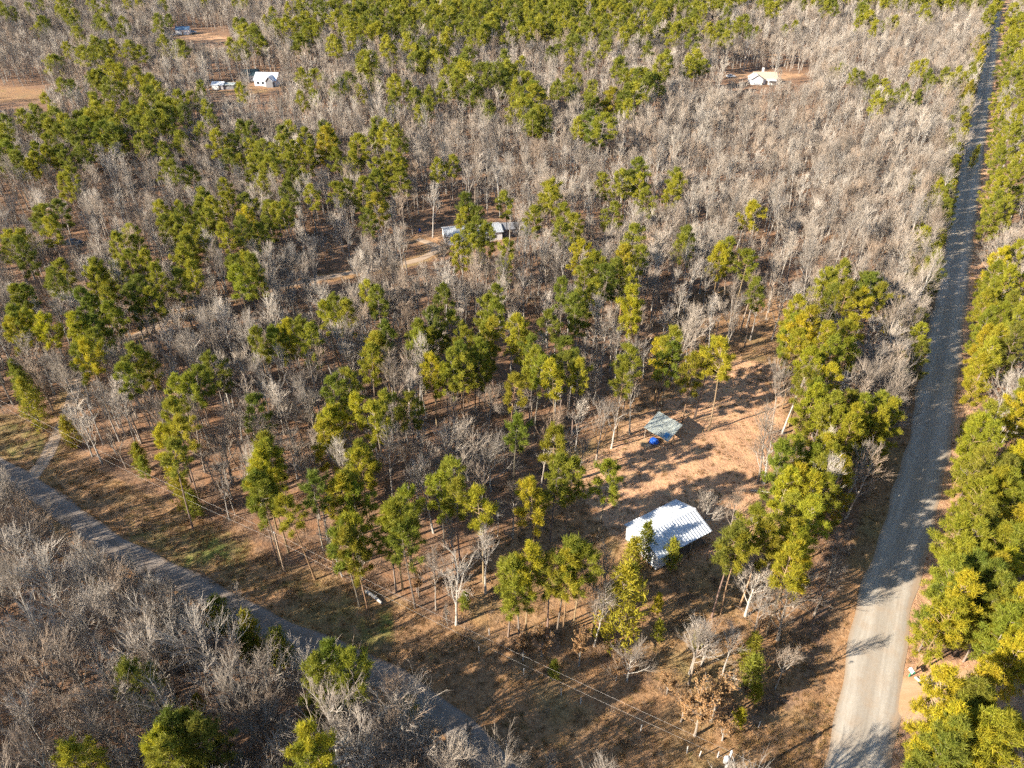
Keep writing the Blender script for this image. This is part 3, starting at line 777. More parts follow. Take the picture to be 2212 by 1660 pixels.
# ------------------------------------------------------------------ where the evergreens stand (crown spots read off the photograph: x, y, width)
TILES = {
(0, 0): "75,380,90 360,410,90 495,240,70 430,325,60 545,360,110 640,330,120 760,320,80 850,330,80 1070,300,70 1170,320,80 1240,300,90 1300,290,80 1430,310,80 1500,310,70 1560,330,80 1590,240,90 1670,240,80 1720,270,80 1760,370,110 1800,430,90 1880,190,100 1950,180,110 2030,230,130 1940,270,90 2040,130,100 2080,70,90 2160,300,90 2190,150,80 1755,150,50 800,510,100 880,500,90 970,540,80 660,520,70 700,580,80 620,540,60 485,600,70 815,610,80 250,655,60 610,670,60 1360,630,60 1560,620,50 1720,610,60 1780,585,60 2030,520,90 2200,570,70 2025,650,40 "
  "40,800,90 20,870,100 250,770,90 370,770,100 220,820,80 360,860,90 430,830,90 500,800,90 560,770,90 640,740,100 700,780,90 600,850,120 690,860,120 760,840,90 740,740,80 830,720,90 880,760,90 950,740,100 1000,650,90 1080,680,90 1110,720,100 1170,660,80 1230,670,70 1200,750,80 900,830,100 960,850,90 1000,800,100 1060,800,80 1330,710,60 30,960,110 70,1030,120 110,1080,90 220,980,80 240,1050,70 340,970,80 320,1020,70 490,970,60 770,940,70 700,920,60 560,1040,50 960,940,70 1290,860,40 1190,920,90 1090,1000,60 1430,950,110 1490,1030,80 1570,870,70 1620,880,60 1640,960,80 1700,990,100 1680,1090,110 1640,1180,100 1700,1230,90 1780,1060,90 1850,980,110 1920,960,90 1900,1080,100 1870,1180,110 1880,1270,90 2000,920,90 2020,1000,80 2100,960,120 2120,900,70 2170,1030,90 2050,1280,100 2180,1260,90 1860,870,60 1080,1110,50 1150,1120,50 1490,1220,60 1350,1320,110 1290,1390,100 1390,1400,110 1330,1480,110 1220,1420,90 1170,1480,100 1090,1400,90 1110,1500,80 1590,1360,110 1620,1440,120 1570,1510,110 1650,1530,80 1800,1400,80 1840,1390,70 1230,1560,110 1330,1590,90 270,1450,90 310,1410,60 330,1500,80 80,1590,90 170,1610,110 850,1560,80 740,1600,80 450,1220,40 1210,1640,60",
(1, 0): "110,290,70 60,200,70 200,430,100 160,470,80 290,300,90 340,200,60 450,300,80 540,330,110 600,320,80 520,400,90 580,410,90 660,420,90 740,440,90 790,420,90 840,370,90 700,520,90 770,540,100 830,500,100 900,510,100 820,600,110 870,630,80 1010,490,90 1080,410,110 1090,480,90 1160,420,60 1060,560,80 1110,590,70 1220,540,80 1250,620,120 1220,720,80 1150,640,70 1120,740,100 1260,800,110 1330,790,90 350,560,90 430,590,70 340,650,70 460,660,70 560,700,80 130,610,70 70,550,80 210,550,60 660,610,80 950,720,70 1400,590,70 1390,350,70 1500,290,90 1480,380,60 1600,390,70 1480,490,60 1480,580,60 1520,620,60 1630,590,80 1600,680,70 1800,440,80 1830,270,60 1860,220,80 1720,280,80 1980,230,70 2140,230,100 1990,330,60 2080,430,130 1900,500,90 1960,560,110 2020,560,100 1890,620,110 1760,640,120 1830,660,100 1850,710,80 1720,690,60 1540,830,80 1650,830,140 "
  "300,880,110 240,920,80 380,900,70 350,980,110 340,1060,120 80,960,120 60,1050,90 30,1250,80 220,1110,80 230,1220,120 250,1340,130 230,1430,100 620,1100,80 1370,1250,140 1340,1320,90 1230,1420,110 1450,1420,90 1500,1470,90 1440,1500,80 710,1350,120 820,1350,120 770,1390,90 970,1380,90 1080,1350,50 870,1450,90 850,1540,100 960,1550,70 860,1620,60 1050,1630,80 1800,1210,110 1940,1150,120 1930,1220,100 1750,1410,100 1870,1600,160 1920,1640,120 2150,1190,80 2130,1260,70 2190,1600,50 "
  "700,250,70 830,180,80 860,260,80 1000,190,80 950,230,70 1100,240,60 1180,230,70 1230,200,60 1350,180,60 1420,240,60 1560,200,70 1600,250,50 1700,200,60 60,90,80 120,60,80 190,110,80 260,70,80 300,150,80 380,100,80 420,170,80 470,110,80 520,70,80 560,150,80 620,90,80 640,190,70 700,120,80 720,60,80 780,150,80 820,80,80 880,120,80 940,60,80 970,140,80 1040,110,80 1090,60,80 1130,130,80 1190,70,80 1300,100,80 1380,50,80 1450,90,80 1290,170,80 1500,60,80 150,160,80 230,200,80 40,140,80",
(2, 0): "390,150,80 210,210,100 240,230,90 60,260,100 170,240,60 280,260,70 60,380,90 30,430,80 90,440,70 510,310,30 420,220,40 720,180,40 1200,120,110 1330,160,60 1240,190,50 1150,70,70 1560,70,60 930,70,60 600,60,80 1220,550,50 1240,670,60 1330,640,70 1300,580,50 1500,650,50 1420,610,50 1550,450,60 1600,520,60 1690,490,60 1770,500,60 1110,500,50 1020,460,40 430,1370,130 260,1630,100 30,1580,90 "
  "1930,230,40,c 1920,300,60,c 1900,350,60,c 1910,420,80,c 1890,470,80,c 1870,530,90,c 1850,590,90,c 1830,650,90,c 1810,720,80,c 1790,780,70,c 1800,850,70,c 1790,950,60,c 1800,1020,60,c 1660,1350,80,c 1720,1060,60,c 1490,1180,60,c "
  "2060,50,90 2000,100,90 2130,60,100 2190,150,90 2100,180,90 2180,260,90 2100,300,80 2200,360,80 2090,400,90,f 2160,450,100,f 2080,480,70,f 2200,520,90,f 2120,560,110,f 2050,620,90,f 2170,650,110,f 2060,720,90,f 2190,760,100,f 2130,800,110,f 2040,850,80,f 2200,900,100,f 2100,930,120,f 2030,960,70,f 2180,1030,110,f 2060,1080,110,f 2010,1200,90,f 2120,1170,120,f 2190,1130,90,f 2040,1290,130,f 2130,1310,120,f 1980,1360,100,f 2080,1400,90,f 1950,1420,70,f",
(0, 1): "180,20,100 400,110,90 400,180,60 600,130,90 620,190,80 1010,60,120 1130,40,110 1040,140,130 1200,80,140 1160,180,140 1270,130,120 1600,60,130 1540,110,100 1680,80,110 1560,180,150 1660,170,120 130,270,110 160,350,140 90,440,110 170,450,130 110,510,120 520,330,130 600,380,130 700,340,140 720,430,150 400,500,140 530,480,140 540,560,120 650,500,130 680,200,110 930,250,160 900,310,140 1000,300,110 840,700,130 970,730,140 860,770,90 560,640,110 650,590,90 540,690,70 150,830,150,c 180,900,150,c 210,980,160,c 100,880,130,c 1400,770,150 1260,800,130 1240,860,100 1130,870,70 1980,500,110 1860,490,90 1760,540,130 1690,590,110 1850,560,140 2010,590,100 2150,390,110 2190,330,90 1090,1030,110 1140,1130,160 1110,1210,130 1080,1300,60 450,1140,110,c 900,1300,100,c 930,1370,80,c 1130,1440,130,c 1190,1540,140,c 1250,1600,110,c 1720,1270,160 1780,1330,150 1690,1390,140 1750,1470,120 1700,1540,100 2000,1480,110 2190,930,80 2120,1130,120 2180,1100,100 2130,1210,110 1690,1600,90 2190,1560,60 1930,1620,80 1660,1030,40",
(1, 1): "160,260,90 240,290,90 20,380,120 660,270,90 970,310,110 930,370,100 960,410,100 570,470,150 520,540,150 490,620,110 580,560,130 300,520,100 290,600,120 210,590,120 180,670,110 720,490,100 760,560,150 850,600,150 780,660,140 700,720,110 920,660,150 880,720,130 950,560,120 980,480,130 590,740,90 680,780,90 780,780,120 1190,520,170 1150,590,150 1240,640,140 1220,720,110 1260,760,70 1370,500,150 1350,460,100 1420,740,150 1400,830,120 1520,730,130 1540,790,90 1090,830,120 1100,900,100 1120,1080,130 1060,1120,130 1860,690,170 1830,770,110 2100,570,150 2070,640,110 2110,700,120 1900,330,160 1880,400,120 1660,90,150 1700,170,150 1590,150,90 1430,260,110 1560,320,140 1600,250,100 1530,400,80 1840,60,150 1800,140,130 1900,30,90 60,880,140 80,960,150 40,1000,120 440,1020,130 280,1030,80 230,1110,50 120,1310,130 110,1380,130 50,1550,150 110,1610,120 330,1510,150 450,1550,170 400,1610,170 520,1600,130 690,1490,120 640,1540,110 740,1530,70 1390,1240,150 1500,1340,130 1470,1450,130 1270,1420,130 1230,1480,110 1370,1470,170 1320,1560,150 1440,1540,150 1260,1600,120 1350,1620,120 1140,1560,60 1700,1450,140 1680,1540,170 ",
(2, 1): "250,30,140 480,230,110 1010,140,130 920,190,130 890,260,120 1140,200,110 1230,180,150 1280,250,110 1060,260,140 1180,300,140 980,300,130 690,400,140 680,510,120 830,420,170 770,500,170 870,560,130 1110,480,140 1000,560,180 1060,620,130 940,650,130 740,640,100 800,700,90 90,640,170 60,720,130 920,850,160 800,870,110 870,930,130 780,1000,130,f 900,1040,180,f 1040,1030,180,f 1150,1060,150,f 1250,1050,170,f 860,1130,170,f 1000,1160,170,f 1120,1140,150,f 1240,1140,150,f 1320,1060,100,f 1080,1220,150,f 700,1360,180,f 900,1310,190,f 640,1440,140,f 820,1400,190,f 960,1400,150,f 720,1500,190,f 870,1500,180,f 1000,1500,150,f 800,1590,190,f 920,1600,150,f 660,1570,130,f 1250,1320,100,c "
  "2020,80,140,f 2000,180,140,f 2120,60,100,f 2090,240,140,f 2180,230,100,f 1980,280,130,f 1950,360,130,f 2100,380,150,f 2190,420,100,f 1920,480,140,f 2040,480,150,f 2150,530,130,f 1900,580,140,f 2020,600,130,f 2130,640,100,f 1960,700,130,f 1930,780,110,f 1880,740,80,c 1860,1100,100,c 1950,1120,110,f 1900,1200,140,f 1870,1290,130,c 1960,1260,110,f 1820,1360,110,c 1880,1380,130,f 1840,1470,100,c 2190,950,80 2170,1010,110 2180,1080,90 2120,1400,150,f 2190,1390,90,f 2050,1450,130,f 2150,1480,160,f 1970,1560,150,f 2080,1560,170,f 1880,1580,150,f 2180,1590,150,f",
(0, 2): "1400,640,180,c 1630,790,170,c 1600,860,150,c 1800,860,160,c 1790,950,120,c 2040,1160,130,f 2190,1030,110,f 920,1130,150,f 1290,1260,90,c 1240,1480,230,f 1150,1520,150,f 1330,1540,160,f 1110,1640,130,f 1220,1620,150,f 540,1640,160,f 1990,1640,200,f 2090,1590,130",
(1, 2): "70,130,150 40,200,130 100,230,130 340,60,150 440,60,140 300,120,110 430,220,70 1250,60,180 1400,60,170 1320,140,190 1150,250,170 1230,280,170 1120,330,170 1200,390,170 1080,440,150 1160,490,150 1350,260,170 1440,200,180 1420,330,180 1500,270,150 1350,420,150 1460,430,170 1530,380,120 1820,600,330,c 1970,200,140,c 1890,290,130,c 2150,250,120,c 1680,130,110 2050,590,80,c 2060,760,80,c 40,1050,130 540,1260,130,c 1380,1030,80,c 800,580,60,c",
(2, 2): "420,110,150 450,160,170 370,180,130 300,240,110 480,220,130 720,30,170 840,60,150 680,190,150 720,250,170 690,340,150 770,340,90 90,830,80,c 440,900,160,c 460,1030,150,c 480,1170,80,c 370,1330,90,c "
  "1850,80,180,f 1950,150,180,f 1780,190,170,f 1880,250,180,f 2000,260,170,f 2110,130,140,f 2180,220,120,f 1760,370,180,f 1870,380,190,f 1990,400,170,f 2060,300,130,f 1720,500,180,f 1830,510,190,f 1950,530,180,f 2050,450,120,f 1680,620,170,f 1790,640,190,f 1910,660,190,f 2020,640,130,f 2100,720,110,f 1660,740,150,f 1760,770,190,f 1870,790,180,f 1780,870,180,f 1870,900,150,f 1840,980,150,f 1690,820,120,f 1850,1180,130,f 1760,1240,170,f 1680,1280,130,f 1810,1310,160,f 1740,1420,180,f 1850,1440,170,f 1960,1440,150,f 2050,1480,120,f 1650,1500,170,f 1560,1560,130,f 1680,1580,180,f 1790,1580,170,f 1620,1640,130,f 1900,1540,130,f",
}
spots = []
for (tx, ty), txt in TILES.items():
    for item in txt.split():
        q = item.split(',')
        spots.append((tx * 737.3 + float(q[0]) / 3, ty * 553.3 + float(q[1]) / 3, float(q[2]) / 3, q[3] if len(q) > 3 else 'p'))
kept = []
for s in sorted(spots, key=lambda s: s[1]):        # spots of one and the same crown fold into one tree
    if any(abs(s[0] - k[0]) < .34 * (s[2] + k[2]) * .55 and 0 <= s[1] - k[1] < .34 * max(s[2], k[2]) for k in kept): continue
    kept.append(s)

TREES = []           # dicts: kind, shape, x, y, z, rz, s (sx, sz), col
def add_tree(kind, x, y, s=1.0, sz=None, shape=None, col=None, lean=0.0, hand=False):
    shape = rng.randrange(len(SHAPES[kind])) if shape is None else shape
    TREES.append(dict(kind=kind, shape=shape, x=x, y=y, rz=rng.uniform(0, 6.283), s=s, sz=sz or s, col=col, lean=lean, hand=hand))

ROADS = ((MAIN, W_MAIN / 2 + 1.2), (LANE, W_LANE / 2 + 1.0), (DRIVE, W_DRIVE / 2 + .8), (SIDE, W_SIDE / 2 + .6))
def off_road(x, y, extra=0.0):
    return all(dist_to(p, x, y)[0][0] > w + extra for p, w in ROADS)

for px, py, w, k in kept:
    if k == 'c':
        depth = proj(*g(px, py, 4), 4)[2]
        wm = w / FPX * depth
        shape = min(range(4), key=lambda i: abs(SHAPES['cedar'][i][4] - wm) + rng.uniform(0, .3))
        s = max(.6, min(1.7, wm / SHAPES['cedar'][shape][4]))
        zc = SHAPES['cedar'][shape][5] * s
        x, y = g(px, py, zc)
        for _ in range(12):
            if off_road(x, y): break
            x += rng.uniform(-.4, .4) - .25 if px < 2040 else .4
        add_tree('cedar', x, y, s, s * rng.uniform(.95, 1.15), shape, hand=True)
    else:
        kind = 'fullpine' if k == 'f' else 'pine'
        shape = rng.randrange(len(SHAPES[kind]))
        h, cw, zc = SHAPES[kind][shape][3:]
        depth = proj(*g(px, py, zc), zc)[2]
        s = max(.72, min(1.25, (w / FPX * depth) / cw * 1.12))
        sz = .55 + .45 * s
        x, y = g(px, py, zc * sz)
        for _ in range(14):                          # never on a road
            if off_road(x, y): break
            dmm, smm = dist_to(MAIN, x, y)
            x += .5 if (smm[0] < 0 and dmm[0] < 12) else -.5
        add_tree(kind, x, y, s, sz * rng.uniform(.95, 1.05), shape, lean=rng.uniform(0, .05), hand=True)

for t in list(TREES):                                 # clumps: far crowns seldom stand alone
    if t['kind'] == 'pine' and t['y'] > 135 and rng.random() < (.75 if t['y'] > 190 else .35):
        w = rng.uniform(0, 6.28); r_ = rng.uniform(2.8, 5.0)
        x, y = t['x'] + math.cos(w) * r_, t['y'] + math.sin(w) * r_
        if off_road(x, y): add_tree('pine', x, y, t['s'] * rng.uniform(.8, 1.05), t['sz'] * rng.uniform(.85, 1.0), lean=.02, hand=True)
for t in TREES:
    if t['kind'] == 'pine' and t['y'] > 150: t['s'] *= 1.12

# ------------------------------------------------------------------ the leafless wood
def vnoise(x, y, f):
    return .5 + .25 * (math.sin(x * f + 1.7 * math.sin(y * f * .7)) + math.cos(y * f * 1.3 + 1.1 * math.sin(x * f * .9 + 2)))
def lane_y(px):
    return np.interp(px, [p[0] for p in lane_px], [p[1] for p in lane_px])
strip_edge = [(-150, 905), (128, 945), (300, 1068), (500, 1145), (640, 1228), (860, 1296), (1060, 1388), (1300, 1452), (1500, 1562), (1640, 1575), (1775, 1500)]

cands = []
def jgrid(y0, y1, step):
    y = y0
    while y < y1:
        hw = .76 * (y * COS + H_CAM * SIN) + 16
        x = -hw
        while x < hw:
            cands.append((x + rng.uniform(-.48, .48) * step, y + rng.uniform(-.48, .48) * step, step))
            x += step
        y += step
jgrid(14, 150, 3.15); jgrid(150, 300, 3.8); jgrid(300, 620, 4.4); jgrid(620, 900, 6.0)
ca_ = np.array(cands)
X, Y = ca_[:, 0], ca_[:, 1]
d_main, s_main = dist_to(MAIN, X, Y); d_lane, s_lane = dist_to(LANE, X, Y); d_drv, _ = dist_to(DRIVE, X, Y); d_side, _ = dist_to(SIDE, X, Y, 1)
in_strip, in_clear = poly_dist(STRIP, X, Y), poly_dist(CLEAR, X, Y)
in_back, in_front = in_poly(THIN_BACK, X, Y), in_poly(THIN_FRONT, X, Y)
in_yard = np.max([poly_dist(p, X, Y) for p in yard_polys], axis=0)
ev = np.array([(t['x'], t['y']) for t in TREES])
def blocked(x, y, h):
    bx, by, _ = proj(x, y, 0); tx, ty, _ = proj(x, y, h)
    if bx is None: return True
    for x0, y0, x1, y1 in SIGHT:
        if ty < y1 and by > y0 and x0 - 8 < (bx + tx) / 2 < x1 + 8: return True
    return False
for i, (x, y, st) in enumerate(cands):
    if d_main[i] < W_MAIN / 2 + (4.2 if y < 90 or s_main[i] < 0 else 2.6) or d_lane[i] < W_LANE / 2 + 1.4 or d_drv[i] < W_DRIVE / 2 + 1.0 or d_side[i] < W_SIDE / 2 + 1.5: continue
    if in_strip[i] > -.5 or (in_yard[i] > -1 and (in_yard[i] > 4 or rng.random() < .6)) and rng.random() < .93: continue
    if y < 150 and in_clear[i] > 0: continue
    near_side = s_lane[i] < 0 and y < 110           # the wood this side of the lane
    p = .90
    if in_back[i]: p = .42
    elif in_front[i]: p = .5
    elif y < 300: p = .62 + .55 * vnoise(x, y, .055)
    if s_main[i] < 0: p *= .5 if y > 90 else .35   # across the road mostly evergreens
    if near_side: p = 1.0
    if s_main[i] > 0 and d_main[i] < 14 and y > 85: p = 1.0
    dmin = np.hypot(ev[:, 0] - x, ev[:, 1] - y).min()
    if dmin < 2.5: continue
    if rng.random() > p: continue
    if near_side or (s_lane[i] >= 0 and y < 60 and x < 10):
        kind = 'oak' if rng.random() < .38 else ('hardwood' if rng.random() < .75 else 'sapling')
    else:
        u = rng.random()
        kind = 'hardwood' if u < .74 else ('oak' if u < .84 else 'sapling')
        if d_main[i] < 12 and rng.random() < .4: kind = 'oak'
        if (in_back[i]) and kind == 'oak': kind = 'hardwood'
    shape = rng.randrange(len(SHAPES[kind]))
    s = rng.choice((rng.uniform(.48, .8), rng.uniform(.7, 1.0), rng.uniform(.75, 1.05))) * (1.06 if y > 300 or x > 45 else 1.0)
    h = SHAPES[kind][shape][3] * s
    if blocked(x, y, h):
        if kind != 'sapling' and not blocked(x, y, 5.0) and rng.random() < .5:
            kind, shape, s = 'sapling', rng.randrange(4), .7
        else: continue
    tx, ty, _ = proj(x, y, h)
    if near_side and tx is not None and -200 < tx < 1160:
        tries = 0
        lim = 6 if tx < 560 else 6 - min(46, (tx - 560) * .25)
        while ty < lane_y(tx) + lim and s > .5 and tries < 6:
            s *= .87; h = SHAPES[kind][shape][3] * s; tx, ty, _ = proj(x, y, h); tries += 1
        if ty < lane_y(tx) + lim - 10: continue
    if near_side and proj(x, y, h)[0] and proj(x, y, h)[0] > 1190: continue
    add_tree(kind, x, y, s, s * rng.uniform(.92, 1.08), shape, lean=rng.uniform(0, .07) if rng.random() < .85 else rng.uniform(.07, .2))
    if y > 430:
        fx = proj(x, y, 0)[0]
        pp = (.55 if 640 < fx < 1560 else .28 if fx >= 1560 else .10 if y > 640 else .03) * (.35 + 1.3 * vnoise(x, y, .022))
        if y < 520 and 640 < fx < 1560: pp *= .35
        if fx > 1560 and y < 540: pp = 0
        if rng.random() < pp and not blocked(x + 2, y + 2, 18): add_tree('pine', x + 2, y + 2, 1.0, rng.uniform(.85, 1.05))

# the evergreen row that shades the far road from its sunny side
for i in range(int(150), len(MAIN) - 2, 1):
    x, y = MAIN[i]
    if 105 < y < 560 and rng.random() < .42:
        tdir = MAIN[i + 1] - MAIN[i]; tdir = tdir / np.hypot(*tdir); nl_ = np.array([-tdir[1], tdir[0]])
        o_ = W_MAIN / 2 + rng.uniform(1.8, 7.5)
        q = MAIN[i] + nl_ * o_
        u = rng.random()
        if y < 170 and u < .55: continue
        add_tree('cedar' if u < .62 else 'fullpine', float(q[0]), float(q[1]), rng.uniform(.8, 1.15) if u < .62 else rng.uniform(.5, .8), hand=True)
# a few trees that stand out, set by hand (base of the trunk in the photograph)
for px, py, kind, shape, s in [(880, 1640, 'oak', 0, 1.05), (795, 1700, 'oak', 1, 1.1), (1090, 1745, 'oak', 2, .9), (1000, 1800, 'oak', 3, .8), (400, 1420, 'oak', 2, .95), (230, 1420, 'oak', 1, 1.0), (330, 1590, 'oak', 0, .95),
                               (985, 1350, 'hardwood', 3, 1.0), (1020, 1640, 'sapling', 2, 1.0), (1180, 1700, 'sapling', 0, 1.0),
                               (1895, 870, 'oak', 2, .95), (1905, 760, 'oak', 0, .9), (1880, 690, 'oak', 3, 1.0), (2150, 960, 'oak', 1, .9), (1638, 1042, 'hardwood', 2, .95), (1665, 935, 'hardwood', 4, 1.0),
                               (1520, 1140, 'oak', 3, .62), (1575, 1160, 'hardwood', 6, .7), (1610, 1330, 'oak', 2, .8), (1680, 1380, 'oak', 0, .75), (1355, 1470, 'oak', 3, .6), (1515, 1440, 'oak', 1, .6),
                               (1285, 1010, 'hardwood', 1, .95), (1320, 970, 'hardwood', 3, .9), (1360, 940, 'hardwood', 5, .9), (540, 1360, 'hardwood', 6, .6), (395, 1330, 'sapling', 1, 1.2),
                               (2180, 1500, 'oak', 3, .8), (2170, 1680, 'oak', 1, .8), (2100, 1120, 'oak', 2, .8)]:
    x, y = g(px, py)
    add_tree(kind, x, y, s, s, shape, hand=True)
for px, py, s in [(1500, 1590, 1.15), (1535, 1560, 1.1), (1470, 1560, .9), (1560, 1600, .9), (1130, 1430, .9), (1170, 1420, .8), (1010, 1300, .6), (720, 1225, .7), (905, 1290, .6), (1250, 1440, .8), (1330, 1470, .8), (345, 1320, .8), (1440, 1500, .7)]:
    x, y = g(px, py); add_tree('brownoak', x, y, s, s, hand=True)
for px, py, s in [(905, 92, 1.0), (945, 98, 1.1), (965, 92, .9), (915, 88, .8), (1160, 32, .9), (372, 205, .9), (385, 196, .7)]:
    x, y = g(px, py); add_tree('orangeoak', x, y, s, s, hand=True)

# poles of pine left standing about the clearing (base in the photograph, as seen)
for px, py, s in [(1340, 948, 1.0), (1252, 950, .95), (1225, 905, .95), (1435, 880, 1.0), (1425, 890, .95), (1490, 915, .98), (1500, 905, .95), (1530, 932, 1.02), (900, 1275, .98), (876, 1248, .9), (1135, 1372, .95), (1215, 1380, .95), (1045, 1262, .9), (612, 1195, .9)]:
    x, y = g(px, py)
    if all(math.hypot(t['x'] - x, t['y'] - y) > 2.2 for t in TREES if t['kind'] == 'pine'):
        add_tree('pine', x, y, .9 * s, s * .93, rng.choice((0, 2, 4)), hand=True)

# ------------------------------------------------------------------ keep trees off roofs, measure them in view
BUILD_SPOTS = [(g(1448, 1165, 1.5), 6.6), (g(1432, 930, 1.0), 5.0)]
for t in TREES: t['h0'] = SHAPES[t['kind']][t['shape']][3] * t['sz'] * .7
keep = []
for t in TREES:
    if any(math.hypot(t['x'] - c[0], t['y'] - c[1]) < rr and t['kind'] != 'cedar' for c, rr in BUILD_SPOTS): continue
    if t['hand'] and t['kind'] in ('pine', 'fullpine', 'cedar') and t['y'] > 220 and blocked(t['x'], t['y'], SHAPES[t['kind']][t['shape']][3] * t['sz']): continue
    if t['hand'] and t['kind'] == 'pine' and t['y'] < 190 and 955 < (proj(t['x'], t['y'], t['h0'])[0] or 0) < 1090 and proj(t['x'], t['y'], t['h0'])[1] < 505 and t['y'] > 150 and rng.random() < .55: continue
    keep.append(t)
TREES = keep
sdx, sdy = math.cos(SHADOW_AZ), math.sin(SHADOW_AZ)
keep = []
for t in TREES:
    gx_, gy_ = 22.9 - t['x'], 73.4 - t['y']
    along, across = gx_ * sdx + gy_ * sdy, -gx_ * sdy + gy_ * sdx
    hgt = SHAPES[t['kind']][t['shape']][3] * t['sz']
    if 4 < along < hgt * 2 and abs(across) < 6 and not (-6 < across < -3.6 or 1.4 < across < 2.8): continue      # light reaches the garage
    if t['hand'] and t['kind'] == 'pine' and t['y'] < 110:
        tip = [(t['x'] + sdx * k * hgt, t['y'] + sdy * k * hgt) for k in (1.2, 1.6, 1.9)]
        if in_poly(CLEAR, np.array([p[0] for p in tip]), np.array([p[1] for p in tip])).any() and rng.random() < .35: continue
    if not t['hand'] and t['y'] < 130:
        tip = [(t['x'] + sdx * k * hgt, t['y'] + sdy * k * hgt) for k in (.7, 1.2, 1.8)]
        if in_poly(CLEAR, np.array([p[0] for p in tip]), np.array([p[1] for p in tip])).any() and rng.random() < .6: continue
    keep.append(t)
TREES = keep
zz = height(np.array([t['x'] for t in TREES]), np.array([t['y'] for t in TREES]))
for t, z in zip(TREES, zz):
    sh = SHAPES[t['kind']][t['shape']]
    t['z'] = float(z)
    t['h'] = sh[3] * t['sz']
    bx, by, bd = proj(t['x'], t['y'], t['z']); cx, cy, cd = proj(t['x'], t['y'], sh[5] * t['sz'])
    t['img'] = (bx, by, cx, cy)
    t['seen'] = cx is not None and -10 < cx < 2222 and -5 < cy < 1690
    t['size'] = sh[4] * t['s'] / max(cd, 1)

# ------------------------------------------------------------------ trees one can tell apart: a thing each, with trunk and crown
GARAGE_C, CARPORT_C, HOME_C = g(1448, 1175, 1), g(1432, 940, 1), g(1025, 505, 1)
tx_ = np.array([t['x'] for t in TREES]); ty_ = np.array([t['y'] for t in TREES])
tdm, tsm = dist_to(MAIN, tx_, ty_); tdl, tsl = dist_to(LANE, tx_, ty_); tdd, tsd = dist_to(DRIVE, tx_, ty_)
tst = poly_dist(STRIP, tx_, ty_)
for i, t in enumerate(TREES):
    x, y = t['x'], t['y']
    bx, by = t['img'][0], t['img'][1]
    if tsm[i] < 0:
        z = 'across the road' + (' near the side drive' if y < 75 else ' past its bend' if y < 150 else ' far along')
    elif tsl[i] < 0 and y < 110: z = 'this side of the narrow lane'
    elif math.hypot(x - GARAGE_C[0], y - GARAGE_C[1]) < 13: z = 'around the white garage'
    elif math.hypot(x - CARPORT_C[0], y - CARPORT_C[1]) < 17: z = 'around the open carport'
    elif math.hypot(x - HOME_C[0], y - HOME_C[1]) < 24: z = 'around the mobile home'
    elif tdm[i] < 15: z = 'lining the gravel road' + (' near the garage' if y < 95 else ' above the clearing' if y < 170 else ' on its far stretch')
    elif tst[i] > -9: z = 'at wood edge along power line'
    elif y < g(0, 1000)[1] and x > 0: z = 'in thin wood below garage'
    elif x > 18 and y < 190: z = 'in thin wood behind carport'
    elif tsd[i] < 0 or y < 105: z = 'between lane and driveway'
    elif y < 210: z = 'behind the dirt driveway'
    else: z = 'in the far wood beyond the mobile home'
    t['zone'] = z
ORD = ['first', 'second', 'third', 'fourth', 'fifth', 'sixth', 'seventh', 'eighth', 'ninth', 'tenth', 'eleventh', 'twelfth', 'thirteenth', 'fourteenth', 'fifteenth', 'sixteenth', 'seventeenth', 'eighteenth', 'nineteenth', 'twentieth']
def ordinal(n):
    if n < 20: return ORD[n]
    tens = ('twenty', 'thirty', 'forty', 'fifty', 'sixty', 'seventy', 'eighty', 'ninety')[n // 10 - 2 + (1 if n % 10 == 9 else 0)] if n < 99 else 'hundredth'
    u = (n + 1) % 10
    return f'{tens}-{ORD[u - 1]}' if u else {'twenty': 'twentieth', 'thirty': 'thirtieth', 'forty': 'fortieth', 'fifty': 'fiftieth', 'sixty': 'sixtieth', 'seventy': 'seventieth', 'eighty': 'eightieth', 'ninety': 'ninetieth'}.get(tens, tens)

TONES = [('dark green', (.80, .86, .88, 1)), ('mid green', (1, 1, 1, 1)), ('yellow-green', (1.26, 1.14, .8, 1))]
def dress(t):
    """what sets this tree apart by its look"""
    k = t['kind']
    if k in ('pine', 'fullpine', 'cedar'):
        w = [1.4, 2.2, 1.2] if t['x'] < 20 else [.5, 1.8, 2.2]  # yellower tones likelier on the right: its sunlit look put into needle colour
        tone = rng.choices(range(3), w)[0]
        t['col'] = tuple(c * rng.uniform(.93, 1.07) for c in TONES[tone][1][:3]) + (1,)
        size = 'tall' if t['h'] > (18.6 if k == 'pine' else 17.4 if k == 'fullpine' else 8.5) else 'small' if t['h'] < (17.4 if k == 'pine' else 15.8 if k == 'fullpine' else 6.5) else 'mid-sized'
        crown = {'pine': 'bare-trunked pine', 'fullpine': 'full-crowned pine', 'cedar': 'bushy cedar'}[k]
        return f'{size} {TONES[tone][0]} {crown}'
    if k in ('hardwood', 'oak'):
        tone = rng.randrange(3)
        t['col'] = ((.80, .78, .76, 1), (1, 1, 1, 1), (1.16, 1.15, 1.13, 1))[tone]
        size = 'tall' if t['h'] > 15 else 'small' if t['h'] < 12.6 else 'mid-sized'
        return f'{size} {("dull grey", "grey", "pale grey")[tone]} bare {"spreading oak" if k == "oak" else "tree"}'
    t['col'] = (1, 1, 1, 1)
    return {'brownoak': 'low oak keeping brown dead leaves', 'orangeoak': 'oak with orange autumn leaves'}[k]

